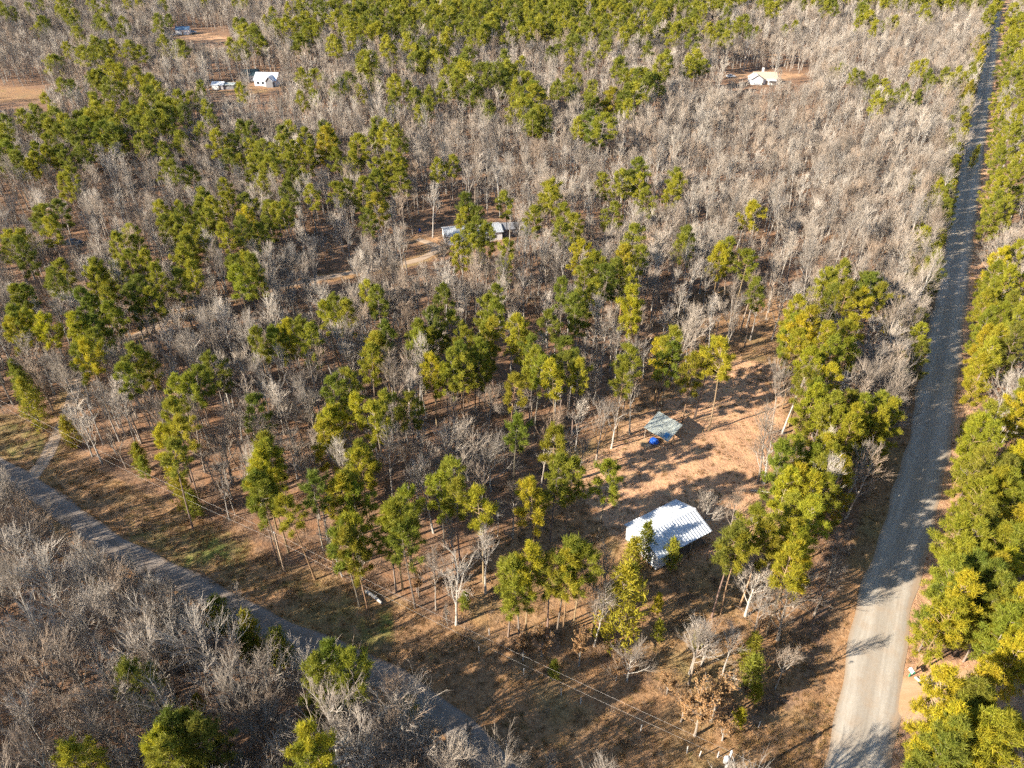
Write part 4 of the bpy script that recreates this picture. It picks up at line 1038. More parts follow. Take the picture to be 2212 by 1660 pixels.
def pick(kinds, most):
    c = sorted((t for t in TREES if t['kind'] in kinds and t['seen'] and t['size'] > 0), key=lambda t: -t['size'])
    return c[:most]
solo = []
NAMES = {'pine': 'pine_tree', 'fullpine': 'pine_tree', 'cedar': 'cedar_tree', 'hardwood': 'bare_tree', 'oak': 'bare_tree', 'brownoak': 'brown_leaved_oak', 'orangeoak': 'orange_leaved_oak'}
GROUPS = {'pine': 'pines of the wood', 'fullpine': 'pines of the wood', 'cedar': 'young cedars', 'hardwood': 'leafless trees of the wood', 'oak': 'leafless trees of the wood', 'brownoak': 'oaks with brown leaves', 'orangeoak': 'oaks with orange leaves'}
for kinds, most in ((('pine', 'fullpine'), 300), (('hardwood', 'oak'), 300), (('cedar',), 80), (('brownoak',), 40), (('orangeoak',), 20)):
    solo += pick(kinds, most)
for t in solo:
    t['solo'] = True
    t['look'] = dress(t)
by = {}
for t in solo: by.setdefault((t['look'], t['zone']), []).append(t)
for (look, z), ts in by.items():
    ts.sort(key=lambda t: t['img'][2])
    for n, t in enumerate(ts):
        if len(re.findall(r"[A-Za-z0-9][A-Za-z0-9'-]*", f'{look} {z} {ordinal(n)} from left')) > 16: look = look.replace('mid-sized ', '').replace('spreading oak', 'oak').replace('mid green ', 'green ')
        t['label'] = f'{look} {z}' if len(ts) == 1 else f'{look} {z}, {ordinal(n)} from left'
for t in solo:
    sh = SHAPES[t['kind']][t['shape']]
    o = thing(NAMES[t['kind']], t['label'], 'tree', (t['x'], t['y'], t['z']), t['rz'], GROUPS[t['kind']])
    o.rotation_euler = (t['lean'], 0, t['rz'])
    o.scale = (t['s'], t['s'], t['sz'])
    for me, nm in ((sh[0], 'trunk'), (sh[1], 'crown')):
        c = bpy.data.objects.new(nm, me)
        c.color = t['col']
        link(c, o)

FAR = {'pine': 'farpine', 'hardwood': 'farwood'}
def mass(name, kinds, label):
    objs, first = [], {}
    for k in kinds:
        first[k] = len(objs)
        objs += [s[2] for s in SHAPES[k]]
    ts = [t for t in TREES if t['kind'] in kinds and not t.get('solo')]
    for t in ts:
        if t['y'] > 230 and t['kind'] in FAR: t['kind'] = FAR[t['kind']]
    scatter(name, objs, [(t['x'], t['y'], t['z']) for t in ts], [t['rz'] for t in ts], [(t['s'], t['s'], t['sz']) for t in ts],
            [first[t['kind']] + t['shape'] for t in ts], label, [t['lean'] for t in ts], (1, 1, 1, 1))
    return len(ts)
n1 = mass('pine_forest', ('pine', 'fullpine', 'cedar', 'orangeoak', 'farpine'), 'far pines standing as dark green bands in the wood')
n2 = mass('bare_forest', ('hardwood', 'oak', 'sapling', 'brownoak', 'farwood'), 'grey mass of leafless winter trees filling the wood')
print('TREES', len(TREES), 'solo', len(solo), 'mass', n1, n2)

# low brush in the wood, dry grass in the openings
pts, rot, scl, ixs = [], [], [], []
bm_c = [c for c in cands if c[1] < 260]
for k in range(13000):
    x0, y0, st = bm_c[rng.randrange(len(bm_c))]
    x, y = x0 + rng.uniform(-2, 2), y0 + rng.uniform(-2, 2)
    pts.append((x, y))
A = np.array(pts)
dmn = np.minimum.reduce([dist_to(MAIN, A[:, 0], A[:, 1])[0] - W_MAIN / 2 - 2.2, dist_to(LANE, A[:, 0], A[:, 1])[0] - W_LANE / 2 - 1.2, dist_to(DRIVE, A[:, 0], A[:, 1])[0] - W_DRIVE / 2 - .6, dist_to(SIDE, A[:, 0], A[:, 1])[0] - W_SIDE / 2 - .6])
cl = poly_dist(CLEAR, A[:, 0], A[:, 1]); stp = poly_dist(STRIP, A[:, 0], A[:, 1])
ok = (dmn > 0) & (cl < -1) & ((stp < 1) | (nrng.random(len(A)) < .22)) & np.array([all(math.hypot(x - c[0], y - c[1]) > rr for c, rr in BUILD_SPOTS) for x, y in A])
A = A[ok]; zA = height(A[:, 0], A[:, 1])
scatter('brush', BRUSH, [(x, y, z) for (x, y), z in zip(A.tolist(), zA.tolist())], nrng.uniform(0, 6.28, len(A)).tolist(), [(s, s, s * .9) for s in nrng.uniform(.4, 1.0, len(A))], nrng.integers(0, 4, len(A)).tolist(), 'low twiggy brown brush on the floor of the wood')
def fill(poly, n, inset=0.0):
    p = np.array(poly); lo, hi = p.min(0), p.max(0)
    q = nrng.uniform(lo, hi, (n, 2))
    return q[poly_dist(poly, q[:, 0], q[:, 1]) > inset]
q = [fill(STRIP, 42000), fill(CLEAR, 3500), fill(THIN_FRONT, 5000), fill(THIN_BACK, 5000)]
i_ = nrng.integers(0, len(MAIN) - 1, 14000); off = nrng.choice([-1, 1], 14000) * (W_MAIN / 2 + nrng.uniform(.1, 4.5, 14000))
T = np.gradient(MAIN, axis=0)
q.append(MAIN[i_] + np.stack([T[i_, 1], -T[i_, 0]], 1) * off[:, None])
Q = np.concatenate(q)
dq = np.minimum.reduce([dist_to(MAIN, Q[:, 0], Q[:, 1])[0] - W_MAIN / 2, dist_to(LANE, Q[:, 0], Q[:, 1])[0] - W_LANE / 2, dist_to(DRIVE, Q[:, 0], Q[:, 1])[0] - W_DRIVE / 2, dist_to(SIDE, Q[:, 0], Q[:, 1])[0] - W_SIDE / 2 - .6])
pn = np.array([vnoise(x, y, .45) * .6 + vnoise(x + 40, y, .13) * .5 for x, y in Q])
Q = Q[(dq > .05) & (Q[:, 1] < 260) & (Q[:, 1] > 15) & (nrng.random(len(Q)) < pn)]
zQ = height(Q[:, 0], Q[:, 1])
scatter('dry_grass', TUFT, [(x, y, z) for (x, y), z in zip(Q.tolist(), zQ.tolist())], nrng.uniform(0, 6.28, len(Q)).tolist(), [(s, s, s * .8) for s in nrng.uniform(.45, 1.25, len(Q))], nrng.integers(0, 4, len(Q)).tolist(), 'tan dry grass tufts in the openings and on the verges')

# ------------------------------------------------------------------ buildings
M['white_metal'] = plain('white_metal', (.66, .69, .72), .38, 0.15, .14, .9)
M['old_metal'] = plain('weathered_roof_metal', (.52, .55, .49), .55, 0.1, .35, 2.2)
M['pale_roof'] = plain('pale_metal_roof', (.42, .44, .45), .4, 0.1, .2, .8)
M['siding'] = plain('white_siding', (.72, .70, .68), .6, 0, .12, 1.2)
M['grey_siding'] = plain('grey_siding', (.20, .20, .21), .7, 0, .25, 1.5)
M['dark_roof'] = plain('dark_teal_roof', (.045, .075, .09), .45, 0.1, .3, 1.0)
M['tan_roof'] = plain('tan_shingle_roof', (.50, .39, .28), .85, 0, .2, 2.0)
M['grey_roof'] = plain('grey_shingle_roof', (.38, .37, .34), .8, 0, .25, 2.0)
M['blue_roof'] = plain('blue_metal_roof', (.12, .20, .30), .45, 0.1, .2, 1.0)
M['wood'] = plain('weathered_wood', (.36, .29, .22), .85, 0, .35, 4.0)
M['new_wood'] = plain('yellow_plywood', (.55, .36, .19), .8, 0, .2, 2.0)
M['pole_wood'] = plain('pole_wood', (.42, .30, .20), .85, 0, .3, 2.0)
M['grey_pole'] = plain('silvered_pole', (.55, .51, .46), .85, 0, .2, 2.0)
M['glass'] = plain('dark_glass', (.025, .03, .04), .12, 0, .1, 1.0)
M['blue_tarp'] = plain('blue_tarp', (.02, .10, .50), .4, 0, .25, 3.0)
M['pale_blue'] = plain('pale_blue_tarp', (.10, .27, .48), .45, 0, .35, 2.5)
M['steel'] = plain('grey_steel', (.62, .62, .61), .45, .2, .15, 2.0)
M['wire'] = plain('aluminium_wire', (.42, .39, .35), .5, .1, .1, 2.0)
M['car_blue'] = plain('dark_blue_paint', (.035, .06, .10), .25, .1, .1, 1.0)
M['car_white'] = plain('white_paint', (.78, .78, .77), .3, 0, .06, 1.0)
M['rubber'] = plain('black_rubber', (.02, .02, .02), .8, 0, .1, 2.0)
M['green_paint'] = plain('green_paint', (.03, .28, .16), .5, 0, .15, 3.0)
M['concrete'] = plain('pale_concrete', (.58, .54, .47), .9, 0, .2, 2.5)
M['pale_log'] = plain('debarked_log', (.58, .52, .44), .85, 0, .25, 2.5)
M['barrel'] = plain('blue_barrel', (.02, .08, .35), .45, 0, .1, 2.0)
M['brick'] = plain('white_brick', (.62, .60, .57), .8, 0, .15, 3.0)
M['earth_floor'] = plain('trodden_floor', (.16, .12, .09), .95, 0, .3, 1.5)

def ribbed_sheet(wid, length, n_rib, mat, name='roof_sheet', th=.03, rib=.035):
    """one sheet of ribbed metal in its own plane: x across, y down the slope"""
    mb = MB()
    mb.box((0, length / 2, 0), (wid - .015, length, th))
    for i in range(n_rib):
        mb.box(((i + .5) / n_rib * wid - wid / 2, length / 2, th / 2 + rib / 2 - .002), (.07, length - .01, rib))
    return mb.mesh(name, mat)

def slope_sheets(parent, n, wid, start, me, x0, z0, y0, ang, facing):
    """n copies of one sheet side by side from the ridge down; facing +1 slopes to +y, -1 to -y"""
    for i in range(n):
        o = link(bpy.data.objects.new('roof_sheet', me), parent)
        o.location = (x0 + (i + .5) * wid, y0, z0)
        o.rotation_euler = (-ang, 0, 0) if facing > 0 else (-ang, 0, math.pi)
        o.location.z += rng.uniform(0, .008)

# white garage
gz = float(height(*GARAGE_C)[0])
gar = thing('metal_garage', 'white metal garage with ribbed gable roof standing among pines below the clearing', 'garage', (22.9, 73.4, gz), R(31.5))
L_, W_, HE, HR = 10.2, 7.2, 2.9, 4.15
def wall_panel(parent, w, h0, h1, loc, rz, mat, name='wall'):
    mb = MB()
    mb.prism([(-w / 2, 0, 0), (w / 2, 0, 0), (w / 2, 0, h0), (0, 0, h1), (-w / 2, 0, h0)], (0, .07, 0))
    k = int(w / .45)
    for i in range(k):
        x = -w / 2 + (i + .5) * w / k
        mb.box((x, -.015, (h0 + (h1 - h0) * (1 - abs(x) / (w / 2))) / 2), (.06, .035, (h0 + (h1 - h0) * (1 - abs(x) / (w / 2))) - .02))
    o = mb.build(name, mat, parent); o.location = loc; o.rotation_euler = (0, 0, rz)
    return o
wall_panel(gar, W_ - .3, HE - .05, HR - .12, (-L_ / 2 + .2, 0, 0), -math.pi / 2, M['white_metal'])           # gable towards the wood
wl_ = wall_panel(gar, L_ - .6, HE - .05, HE - .05, (0, W_ / 2 - .2, 0), math.pi, M['white_metal'])
wall_panel(gar, 3.4, HE - .05, HE - .05, (-L_ / 2 + 2.0, -W_ / 2 + .2, 0), 0, M['white_metal'])
wall_panel(gar, W_ - .6, HE - .05, HR - .12, (-L_ / 2 + 4.0, 0, 0), -math.pi / 2, M['white_metal'], 'inner_wall')
for x, y in ((-1.3, -3.3), (1.8, -3.3), (4.7, -3.3), (4.7, 0), (4.7, 3.2)):
    mb = MB(); mb.box((x, y, HE / 2), (.14, .14, HE)); mb.build('post', M['wood'], gar)
mb = MB(); mb.box((1.6, -3.3, HE - .06), (6.4, .12, .2)); mb.build('beam', M['wood'], gar)
mb = MB(); mb.box((0, 0, .03), (L_ - .5, W_ - .5, .06)); mb.build('floor', M['earth_floor'], gar)
mb = MB(); mb.box((-L_ / 2 + .16, -1.2, 1.0), (.06, .95, 2.0)); dr = mb.build('door', M['siding'], gar)
mb = MB(); mb.box((-L_ / 2 + .11, -1.55, 1.0), (.06, .12, .05)); mb.build('handle', M['steel'], dr)
ang = math.atan2(HR - HE, W_ / 2); sl = math.hypot(HR - HE, W_ / 2) + .25
roof = link(bpy.data.objects.new('roof', None), gar)
sheet = ribbed_sheet(L_ / 10, sl, 2, M['white_metal'], rib=.075)
slope_sheets(roof, 10, L_ / 10, 0, sheet, -L_ / 2, HR, 0.02, ang, 1)
slope_sheets(roof, 10, L_ / 10, 0, sheet, -L_ / 2, HR, -0.02, ang, -1)
mb = MB(); mb.prism([(-L_ / 2 - .03, -.22, HR - .01), (-L_ / 2 - .03, 0, HR + .09), (-L_ / 2 - .03, .22, HR - .01)], (L_ + .06, 0, 0)); mb.build('ridge_cap', M['white_metal'], roof)

# open carport
cz = float(height(*CARPORT_C)[0])
cp = thing('carport', 'open carport with a patchy pale metal roof on posts in the clearing', 'carport', (26.4, 97.4, cz), R(-38))
cor = {(-1, 1): 3.25, (1, 1): 2.65, (1, -1): 2.3, (-1, -1): 2.9}
def cph(x, y): return (3.25 + 2.65 + 2.3 + 2.9) / 4 + (x / 2.35) * ((2.65 + 2.3) - (3.25 + 2.9)) / 4 + (y / 2.55) * ((3.25 + 2.65) - (2.3 + 2.9)) / 4
for x, y in ((-2.15, 2.35), (2.15, 2.35), (2.15, -2.35), (-2.15, -2.35), (2.15, 0), (-2.15, 0)):
    mb = MB(); mb.tube([(x, y, -.2), (x, y, cph(x, y) - .08)], .075, 7); mb.build('post', M['wood'], cp)
for a_, b_ in (((-2.3, -2.4), (2.3, -2.4)), ((-2.3, 2.4), (2.3, 2.4)), ((-2.3, 0), (2.3, 0))):
    mb = MB(); mb.tube([(a_[0], a_[1], cph(*a_) - .1), (b_[0], b_[1], cph(*b_) - .1)], .06, 5); mb.build('beam', M['wood'], cp)
mb = MB(); mb.tube([(2.15, -2.35, .35), (-.4, -2.5, .28)], .05, 5); mb.build('rail', M['wood'], cp)
roof = link(bpy.data.objects.new('roof', None), cp)
for i in range(5):
    x0 = -2.45 + i * .98; x1 = x0 + .98 - .02
    jig = rng.uniform(-.10, .10)
    pts4 = [(x0, -2.65 + jig, cph(x0, -2.65)), (x1, -2.65 + jig, cph(x1, -2.65)), (x1, 2.65 + jig, cph(x1, 2.65)), (x0, 2.65 + jig, cph(x0, 2.65))]
    lift = .012 * (i % 2)
    mb = MB(); mb.prism([(p[0], p[1], p[2] + lift) for p in pts4], (0, 0, .03))
    for k in range(4):
        xx = x0 + (k + .5) * .24
        mb.tube([(xx, -2.6 + jig, cph(xx, -2.6) + .04 + lift), (xx, 2.6 + jig, cph(xx, 2.6) + .04 + lift)], .025, 4)
    mb.build('roof_sheet', M['old_metal'], roof)
mb = MB()
mb.prism([(1.15, -2.2, cph(1.15, -2.2) + .075), (1.9, -2.2, cph(1.9, -2.2) + .075), (1.9, -.9, cph(1.9, -.9) + .075), (1.1, -1.0, cph(1.1, -1.0) + .075)], (0, 0, .015))
mb.build('patch', M['pale_blue'], roof)

def heap(name, label, cat, loc, rad, hgt, mat, seed, k=14, rings=6):
    """crumpled cover over a heap"""
    r = random.Random(seed)
    vs, fs = [], []
    for i in range(rings + 1):
        t = i / rings
        for j in range(k):
            w = 2 * math.pi * j / k
            rr = rad * math.sin(t * math.pi / 2) ** .8 * (1 + r.uniform(-.14, .14) + .12 * math.sin(3 * w + seed))
            vs.append((rr * math.cos(w), rr * math.sin(w), hgt * math.cos(t * math.pi / 2) ** .7 * (1 + r.uniform(-.12, .12)) if i < rings else 0))
    for i in range(rings):
        for j in range(k):
            fs.append((i * k + j, (i + 1) * k + j, (i + 1) * k + (j + 1) % k, i * k + (j + 1) % k))
    o = mesh_obj(name, vs, fs, mat)
    o.location = loc
    return tag(o, label, cat)
x, y = g(1412, 956); heap('tarp', 'bright blue tarp over a low heap at the front of the carport', 'tarp', (x, y, cz), .85, .75, M['blue_tarp'], 3)
x, y = g(1391, 962)
pb = thing('plywood_sheet', 'yellowish plywood sheet leaning at the side of the carport', 'plywood', (x, y, cz), R(20))
mb = MB(); mb.box((0, 0, .45), (1.5, .04, 1.1), rx=R(-50)); mb.build('board', M['new_wood'], pb)
mb = MB(); mb.box((.2, .35, .25), (.08, .6, .06), rx=R(30)); mb.build('prop', M['wood'], pb)
x, y = g(1399, 968)
cr = thing('wooden_crate', 'small weathered wooden crate on the ground before the carport', 'crate', (x, y, cz), R(12))
for i in range(4):
    mb = MB(); mb.box((0, 0, .1 + i * .15), (.8, .6, .12)); mb.build('slat', M['wood'], cr)
for sx in (-1, 1):
    mb = MB(); mb.box((sx * .42, 0, .33), (.05, .62, .66)); mb.build('end_board', M['wood'], cr)

# mobile home and shed in the wood
def gable_house(name, label, cat, loc, rz, L, W, he, hr, wall, roofm, wins=(), door=None, ridge_x=True, over=.35):
    t = thing(name, label, cat, loc, rz)
    mb = MB()
    mb.prism([(-L / 2, -W / 2, 0), (-L / 2, W / 2, 0), (-L / 2, W / 2, he), (-L / 2, 0, hr - .06), (-L / 2, -W / 2, he)], (L, 0, 0))
    mb.build('wall', wall, t)
    a2 = math.atan2(hr - he, W / 2); s2 = math.hypot(hr - he, W / 2) + over
    rf = link(bpy.data.objects.new('roof', None), t)
    n = max(4, int(L / 1.4)); wd = (L + 2 * over) / n
    me = ribbed_sheet(wd, s2, 3, roofm)
    slope_sheets(rf, n, wd, 0, me, -L / 2 - over, hr, .015, a2, 1)
    slope_sheets(rf, n, wd, 0, me, -L / 2 - over, hr, -.015, a2, -1)
    for x_, w_, h_ in wins:
        mb = MB(); mb.box((x_, -W / 2 - .03, he * .55), (w_, .08, h_)); o = mb.build('window', M['car_white'], t)
        mb = MB(); mb.box((x_, -W / 2 - .075, he * .55), (w_ - .16, .03, h_ - .16)); mb.build('pane', M['glass'], o)
    if door is not None:
        mb = MB(); mb.box((door, -W / 2 - .04, 1.0), (.95, .08, 2.0)); o = mb.build('door', M['wood'], t)
        mb = MB(); mb.box((door + .35, -W / 2 - .1, 1.0), (.1, .05, .1)); mb.build('handle', M['steel'], o)
    return t
home = gable_house('mobile_home', 'long white mobile home with a pale metal roof under pines by the driveway end', 'mobile home', (-11.0, 184.6, 0), R(13), 15.6, 6.4, 2.7, 3.6, M['siding'], M['pale_roof'],
                   wins=((-5.5, 1.2, .9), (-1.5, 1.6, .9), (2.0, 1.2, .9), (5.5, 1.2, .9)), door=.3)
mb = MB(); mb.box((.3, -4.2, .28), (2.4, 1.9, .56)); mb.build('porch', M['wood'], home)
x, y = g(1108, 506)
shed = gable_house('shed', 'dark grey shed at the end of the mobile home', 'shed', (x, y, 0), R(9), 6.0, 4.4, 2.6, 3.5, M['grey_siding'], M['grey_siding'], wins=((1.3, .8, .8),), door=-1.2)
x, y = g(907, 500)
bl = thing('blue_barrel', 'blue plastic barrel standing in the shade above the driveway end', 'barrel', (x, y, 0))
mb = MB(); mb.lathe([(.26, 0), (.30, .15), (.29, .3), (.31, .45), (.29, .6), (.30, .75), (.26, .9)], k=12); mb.build('drum', M['barrel'], bl, True)
mb = MB(); mb.lathe([(.27, .9), (.27, .94)], k=12); mb.build('lid', M['rubber'], bl)

# far houses
wh = gable_house('white_house', 'white house with a pale metal roof and front gable in the far wood', 'house', (-119.5, 371.5, 0), R(-6), 11.0, 9.0, 2.9, 5.6, M['siding'], M['white_metal'], wins=((-3.6, 1.3, 1.2), (-1.2, 1.3, 1.2)))
mb = MB()
mb.prism([(1.2, -6.6, 0), (1.2, -6.6, 2.8), (2.9, -6.6, 4.6), (4.6, -6.6, 2.8), (4.6, -6.6, 0)], (0, 2.2, 0)); mb.build('porch', M['grey_siding'], wh)  # closed block; dark grey stands for the shade inside the porch opening
for sx in (-1, 1):
    mb = MB(); mb.prism([(2.9, -7.0, 4.95), (2.9 + sx * 2.15, -7.0, 2.72), (2.9 + sx * 2.15, -7.0, 2.6), (2.9, -7.0, 4.8)], (0, 5.2, 0)); mb.build('porch_roof', M['white_metal'], wh)
sd = gable_house('white_shed', 'low white shed with a lean-to beside the white far house', 'shed', (-140.8, 362.5, 0), R(-4), 5.6, 4.6, 2.2, 3.3, M['siding'], M['white_metal'], wins=(), door=1.0)
mb = MB(); mb.box((5.3, 0, 1.1), (4.8, 3.6, 2.2)); mb.build('lean_to', M['grey_siding'], sd)
mb = MB(); mb.box((5.3, 0, 2.28), (5.2, 4.2, .1), rx=R(5)); mb.build('lean_to_roof', M['old_metal'], sd)
gable_house('barn', 'dark blue-green roofed barn half hidden behind the white far house', 'barn', (-131.0, 381.0, 0), R(4), 8.0, 6.5, 3.0, 5.2, M['grey_siding'], M['dark_roof'])
tn = gable_house('tan_house', 'tan roofed house with pale front wing on an orange dirt yard', 'house', (124.5, 374.5, 0), R(-4), 11.0, 8.0, 2.8, 5.2, M['siding'], M['tan_roof'], wins=((2.5, 1.4, 1.1), (4.3, 1.2, 1.1)), door=.6)
mb = MB(); mb.prism([(-7.2, -5.6, 0), (-7.2, -5.6, 2.7), (-4.4, -5.6, 4.6), (-1.6, -5.6, 2.7), (-1.6, -5.6, 0)], (0, 7.5, 0)); mb.build('wing', M['siding'], tn)
for sx in (-1, 1):
    mb = MB(); mb.prism([(-4.4, -6.0, 4.9), (-4.4 + sx * 3.3, -6.0, 2.68), (-4.4 + sx * 3.3, -6.0, 2.5), (-4.4, -6.0, 4.72)], (0, 8.0, 0)); mb.build('wing_roof', M['grey_roof'], tn)
mb = MB(); mb.box((-.6, 2.0, 5.6), (.9, .9, 2.2)); mb.build('chimney', M['brick'], tn)
mb = MB(); mb.box((2.6, -5.2, 2.55), (4.6, 2.6, .12), rx=R(9)); mb.build('porch_roof', M['white_metal'], tn)
x, y = g(398, 74)
gable_house('blue_shed', 'blue roofed shed on the orange dirt of the farthest yard', 'shed', (x, y, 0), R(8), 8.5, 6.0, 3.0, 4.6, M['siding'], M['blue_roof'], door=0)

# vehicles
def vehicle(name, label, cat, loc, rz, paint, pickup=False):
    t = thing(name, label, cat, loc, rz)
    mb = MB()
    prof = [(-2.25, .45), (-2.3, .85), (-2.15, 1.0), (-1.0, 1.05), (1.1, 1.05), (2.1, .95), (2.3, .75), (2.3, .45)]
    mb.prism([(x_, -.9, z_) for x_, z_ in prof], (0, 1.8, 0)); mb.build('body', paint, t)
    cab = [(-.55, 1.05), (-.35, 1.72), (.55, 1.72), (1.15, 1.05)] if pickup else [(-1.7, 1.04), (-1.2, 1.5), (.35, 1.52), (1.1, 1.05)]
    mb = MB()
    lo = [(cab[0][0], 1.03), (cab[3][0], 1.03)]
    top = [(cab[1][0], cab[1][1]), (cab[2][0], cab[2][1])]
    vs = [(lo[0][0], -.86, 1.03), (lo[1][0], -.86, 1.03), (lo[1][0], .86, 1.03), (lo[0][0], .86, 1.03), (top[0][0], -.66, top[0][1]), (top[1][0], -.66, top[1][1]), (top[1][0], .66, top[1][1]), (top[0][0], .66, top[0][1])]
    mb.add(vs, [(0, 3, 2, 1), (0, 1, 5, 4), (1, 2, 6, 5), (2, 3, 7, 6), (3, 0, 4, 7), (4, 5, 6, 7)]); mb.build('window', M['glass'], t)
    mb = MB(); mb.box(((top[0][0] + top[1][0]) / 2, 0, top[0][1] + .025), (top[1][0] - top[0][0] + .1, 1.36, .05)); mb.build('roof', paint, t)
    for sx in (-1.4, 1.4):
        for sy in (-.82, .82):
            w_ = link(bpy.data.objects.new('wheel', None), t); w_.location = (sx, sy, .34); w_.rotation_euler = (R(90), 0, 0)
            mb = MB(); mb.lathe([(.2, -.1), (.34, -.1), (.34, .1), (.2, .1)], k=14); mb.build('tyre', M['rubber'], w_)
            mb = MB(); mb.lathe([(.19, -.11), (.19, .11)], k=10); mb.build('rim', M['steel'], w_)
    for sy in (-.65, .65):
        mb = MB(); mb.box((2.28, sy, .78), (.06, .34, .16)); mb.build('headlight', M['car_white'], t)
    return t
x, y = g(160, 527); vehicle('parked_car', 'dark blue car parked alone in the leafless wood', 'car', (x, y, float(height(x, y)[0])), R(-12), M['car_blue'])
x, y = g(391, 77); vehicle('pickup_truck', 'white pickup truck beside the blue roofed far shed', 'truck', (x - 4, y - 1, 0), R(70), M['car_white'], True)
x, y = g(411, 72); vehicle('white_car', 'white car parked in front of the farthest orange yard trees', 'car', (x + 2, y, 0), R(10), M['car_white'])
x, y = g(1578, 168); vehicle('white_car', 'white car parked on the orange drive of the tan roofed house', 'car', (x, y, 0), R(5), M['car_white'])

# ------------------------------------------------------------------ poles, wires, posts, roadside things
P3 = Vector((22.27, 37.68, 0)); P2_ = Vector((-32.4, 67.75, 0)); dr_ = (P2_ - P3).normalized()
P1 = P2_ + dr_ * 66; P4 = P3 - dr_ * 56
def pole(p, label, hgt, mat, transformer=False):
    z = float(height(p.x, p.y)[0])
    t = thing('utility_pole', label, 'utility pole', (p.x, p.y, z), 0)
    mb = MB(); mb.tube([(0, 0, -.4), (0, 0, hgt * .5), (.02, 0, hgt)], [.17, .145, .115], 9); mb.build('shaft', mat, t)
    mb = MB(); mb.lathe([(.05, hgt - .02), (.09, hgt + .06), (.09, hgt + .14), (.04, hgt + .26)], k=8); mb.build('insulator', M['steel'], t)
    if transformer:
        q = -dr_ * 0 + Vector((-.36, -.16, hgt - 1.75))
        mb = MB(); mb.lathe([(.05, -.05), (.26, 0), (.27, .85), (.2, .95), (.06, 1.0)], tuple(q), 14); tr = mb.build('transformer', M['steel'], t, True)
        mb = MB(); mb.tube([(q.x, q.y, q.z + .95), (q.x + .05, q.y, q.z + 1.25)], .05, 6); mb.build('bushing', M['brick'], tr)
        mb = MB(); mb.tube([(.1, .05, hgt - .5), (.42, -.2, hgt - 1.4)], .03, 4); mb.build('brace', M['steel'], t)
    return t
pole(P2_, 'brown wooden utility pole at the wood edge above the grey lane', 7.8, M['pole_wood'])
pole(P3, 'pale utility pole carrying a grey transformer beside the wide road', 8.0, M['grey_pole'], True)
def span_pts(a_, b_, za, zb, sag, off):
    n = Vector((-dr_.y, dr_.x, 0)) * off
    out = []
    for i in range(25):
        t = i / 24
        p = a_.lerp(b_, t) + n
        out.append((p.x, p.y, za + (zb - za) * t - sag * 4 * t * (1 - t)))
    return out
for nm, z0, off, sag, lab in (('wire', 8.02, 0.0, .75, 'upper power wire strung over the grass strip'), ('wire', 6.75, .13, .95, 'lower power wire strung beneath the upper one')):
    pts = span_pts(P1, P2_, z0, z0 - .2, sag, off) + span_pts(P2_, P3, z0 - .2, z0, sag, off)[1:] + span_pts(P3, P4, z0, z0, sag * .7, off)[1:]
    mb = MB(); mb.tube(pts, .009, 5); tag(mb.build(nm, M['wire']), lab, 'wire', 'power line wires')

post_px = [(1057, 1372), (1035, 1410), (1131, 1460), (1212, 1503), (1254, 1520), (1384, 1580), (1483, 1628), (1510, 1636), (1550, 1636), (1638, 1570)]
for i, (px, py) in enumerate(sorted(post_px)):
    x, y = g(px, py); z = float(height(x, y)[0])
    mb = MB(); mb.tube([(0, 0, -.2), (rng.uniform(-.05, .05), rng.uniform(-.05, .05), 1.25)], [.075, .065], 7)
    o = mb.build('fence_post', M['grey_pole']); o.location = (x, y, z)
    tag(o, f'weathered grey fence post in the grass strip, {ordinal(i)} from left', 'post', 'fence posts in the grass strip')

x, y = g(1963, 1462); z = float(height(x, y)[0])
mbx = thing('mailbox', 'white and green mailbox on a post beside the side drive', 'mailbox', (x, y, z), R(-80))
mb = MB(); mb.box((0, 0, .5), (.11, .11, 1.2)); mb.build('post', M['green_paint'], mbx)
mb = MB()
arc = [(-.2, 0)] + [(-.2 * math.cos(w), .22 + .2 * math.sin(w)) for w in np.linspace(0, math.pi, 8)] + [(.2, 0)]
mb.prism([(-.32, a_, 1.1 + b_) for a_, b_ in arc], (.64, 0, 0)); mb.build('box', M['car_white'], mbx)
mb = MB(); mb.prism([(.33, a_ * .96, 1.11 + b_ * .96) for a_, b_ in arc], (.03, 0, 0)); mb.build('door', M['green_paint'], mbx)
mb = MB(); mb.box((0, -.23, 1.42), (.22, .02, .12)); mb.build('flag', M['green_paint'], mbx)

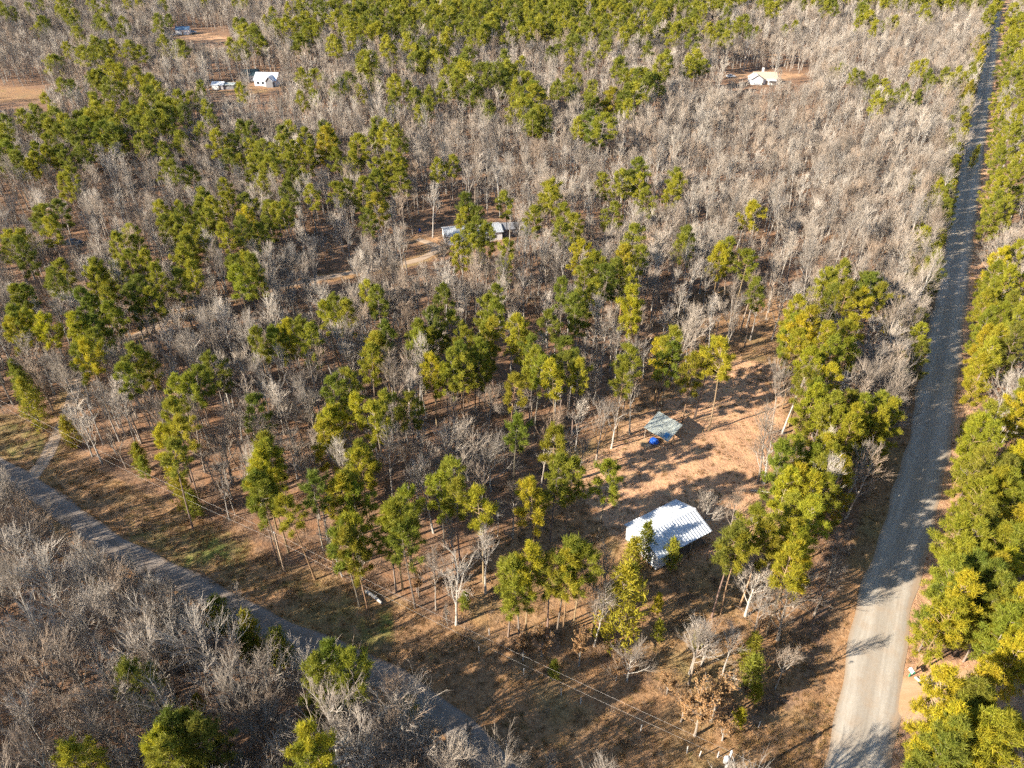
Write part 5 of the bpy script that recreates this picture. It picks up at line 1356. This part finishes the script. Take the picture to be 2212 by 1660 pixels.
x, y = g(1989, 1477); z = float(height(x, y)[0])
hw = thing('culvert_headwall', 'pale concrete culvert headwall beside the orange side drive', 'culvert', (x, y, z - .25), R(108))
mb = MB(); mb.prism([(-1.0, -.1, 0), (1.0, -.1, 0), (.9, -.1, .4), (.3, -.1, .52), (-.4, -.1, .48), (-.95, -.1, .36)], (0, .2, 0)); mb.build('wall', M['concrete'], hw)
mb = MB()
r_ = [(math.cos(w) * .3, math.sin(w) * .3 + .32) for w in np.linspace(0, 2 * math.pi, 13)[:-1]]
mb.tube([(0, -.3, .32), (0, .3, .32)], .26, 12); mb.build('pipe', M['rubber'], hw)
x, y = g(2010, 1480); z = float(height(x, y)[0])
bp_ = thing('brush_pile', 'grey pile of cut branches beside the culvert headwall', 'brush pile', (x, y, z), 0)
for i in range(34):
    w = rng.uniform(0, 6.28); rr = rng.uniform(0, .9); a_ = Vector((math.cos(w) * rr, math.sin(w) * rr, .06 + rng.uniform(0, .55) * (1 - rr)))
    d = Vector((rng.uniform(-1, 1), rng.uniform(-1, 1), rng.uniform(-.18, .28))).normalized()
    mb = MB(); mb.tube([a_ - d * .7, a_ + rdir(rng) * .08, a_ + d * .75], [.05, .04, .02], 5); mb.build('branch', M['wood'], bp_)

def log(name, label, a_, b_, r0, mat):
    za, zb = float(height(*a_)[0]) + r0, float(height(*b_)[0]) + r0 * .8
    t = thing(name, label, 'log', (a_[0], a_[1], za), 0)
    e = Vector((b_[0] - a_[0], b_[1] - a_[1], zb - za))
    mb = MB(); mb.tube([(0, 0, 0), e * .5 + Vector((.05, .05, .03)), e], [r0, r0 * .9, r0 * .75], 8); mb.build('stem', mat, t)
    mb = MB(); mb.tube([e * .6, e * .6 + Vector((.2, .15, .45))], [r0 * .4, r0 * .2], 6); mb.build('branch_stub', mat, t)
    return t
log('fallen_log', 'pale barkless log lying in the grass strip below the power line', g(790, 1276), g(824, 1301), .26, M['pale_log'])
log('fallen_pole', 'thin pale fallen pole lying above the garage', g(1622, 1059), g(1672, 1066), .10, M['pale_log'])

x, y = g(1634, 1118); z = float(height(x, y)[0])
lp = thing('lumber_pile', 'untidy pile of grey boards between garage and road trees', 'lumber', (x, y, z), R(48))
for i in range(16):
    mb = MB(); mb.box((0, 0, 0), (3.0 + rng.uniform(-.6, .5), .18, .05))
    o = mb.build('plank', M['wood'] if i % 3 else M['pale_log'], lp)
    o.location = (rng.uniform(-.2, .2), (i % 6 - 2.5) * .22 + rng.uniform(-.03, .03), .06 + (i // 6) * .09 + rng.uniform(0, .02)); o.rotation_euler = (0, rng.uniform(-.02, .02), rng.uniform(-.13, .13))
x, y = g(1658, 1140); heap('tarp', 'crumpled pale blue tarp beside the pile of grey boards', 'tarp', (x, y, float(height(x, y)[0])), .85, .6, M['pale_blue'], 5)
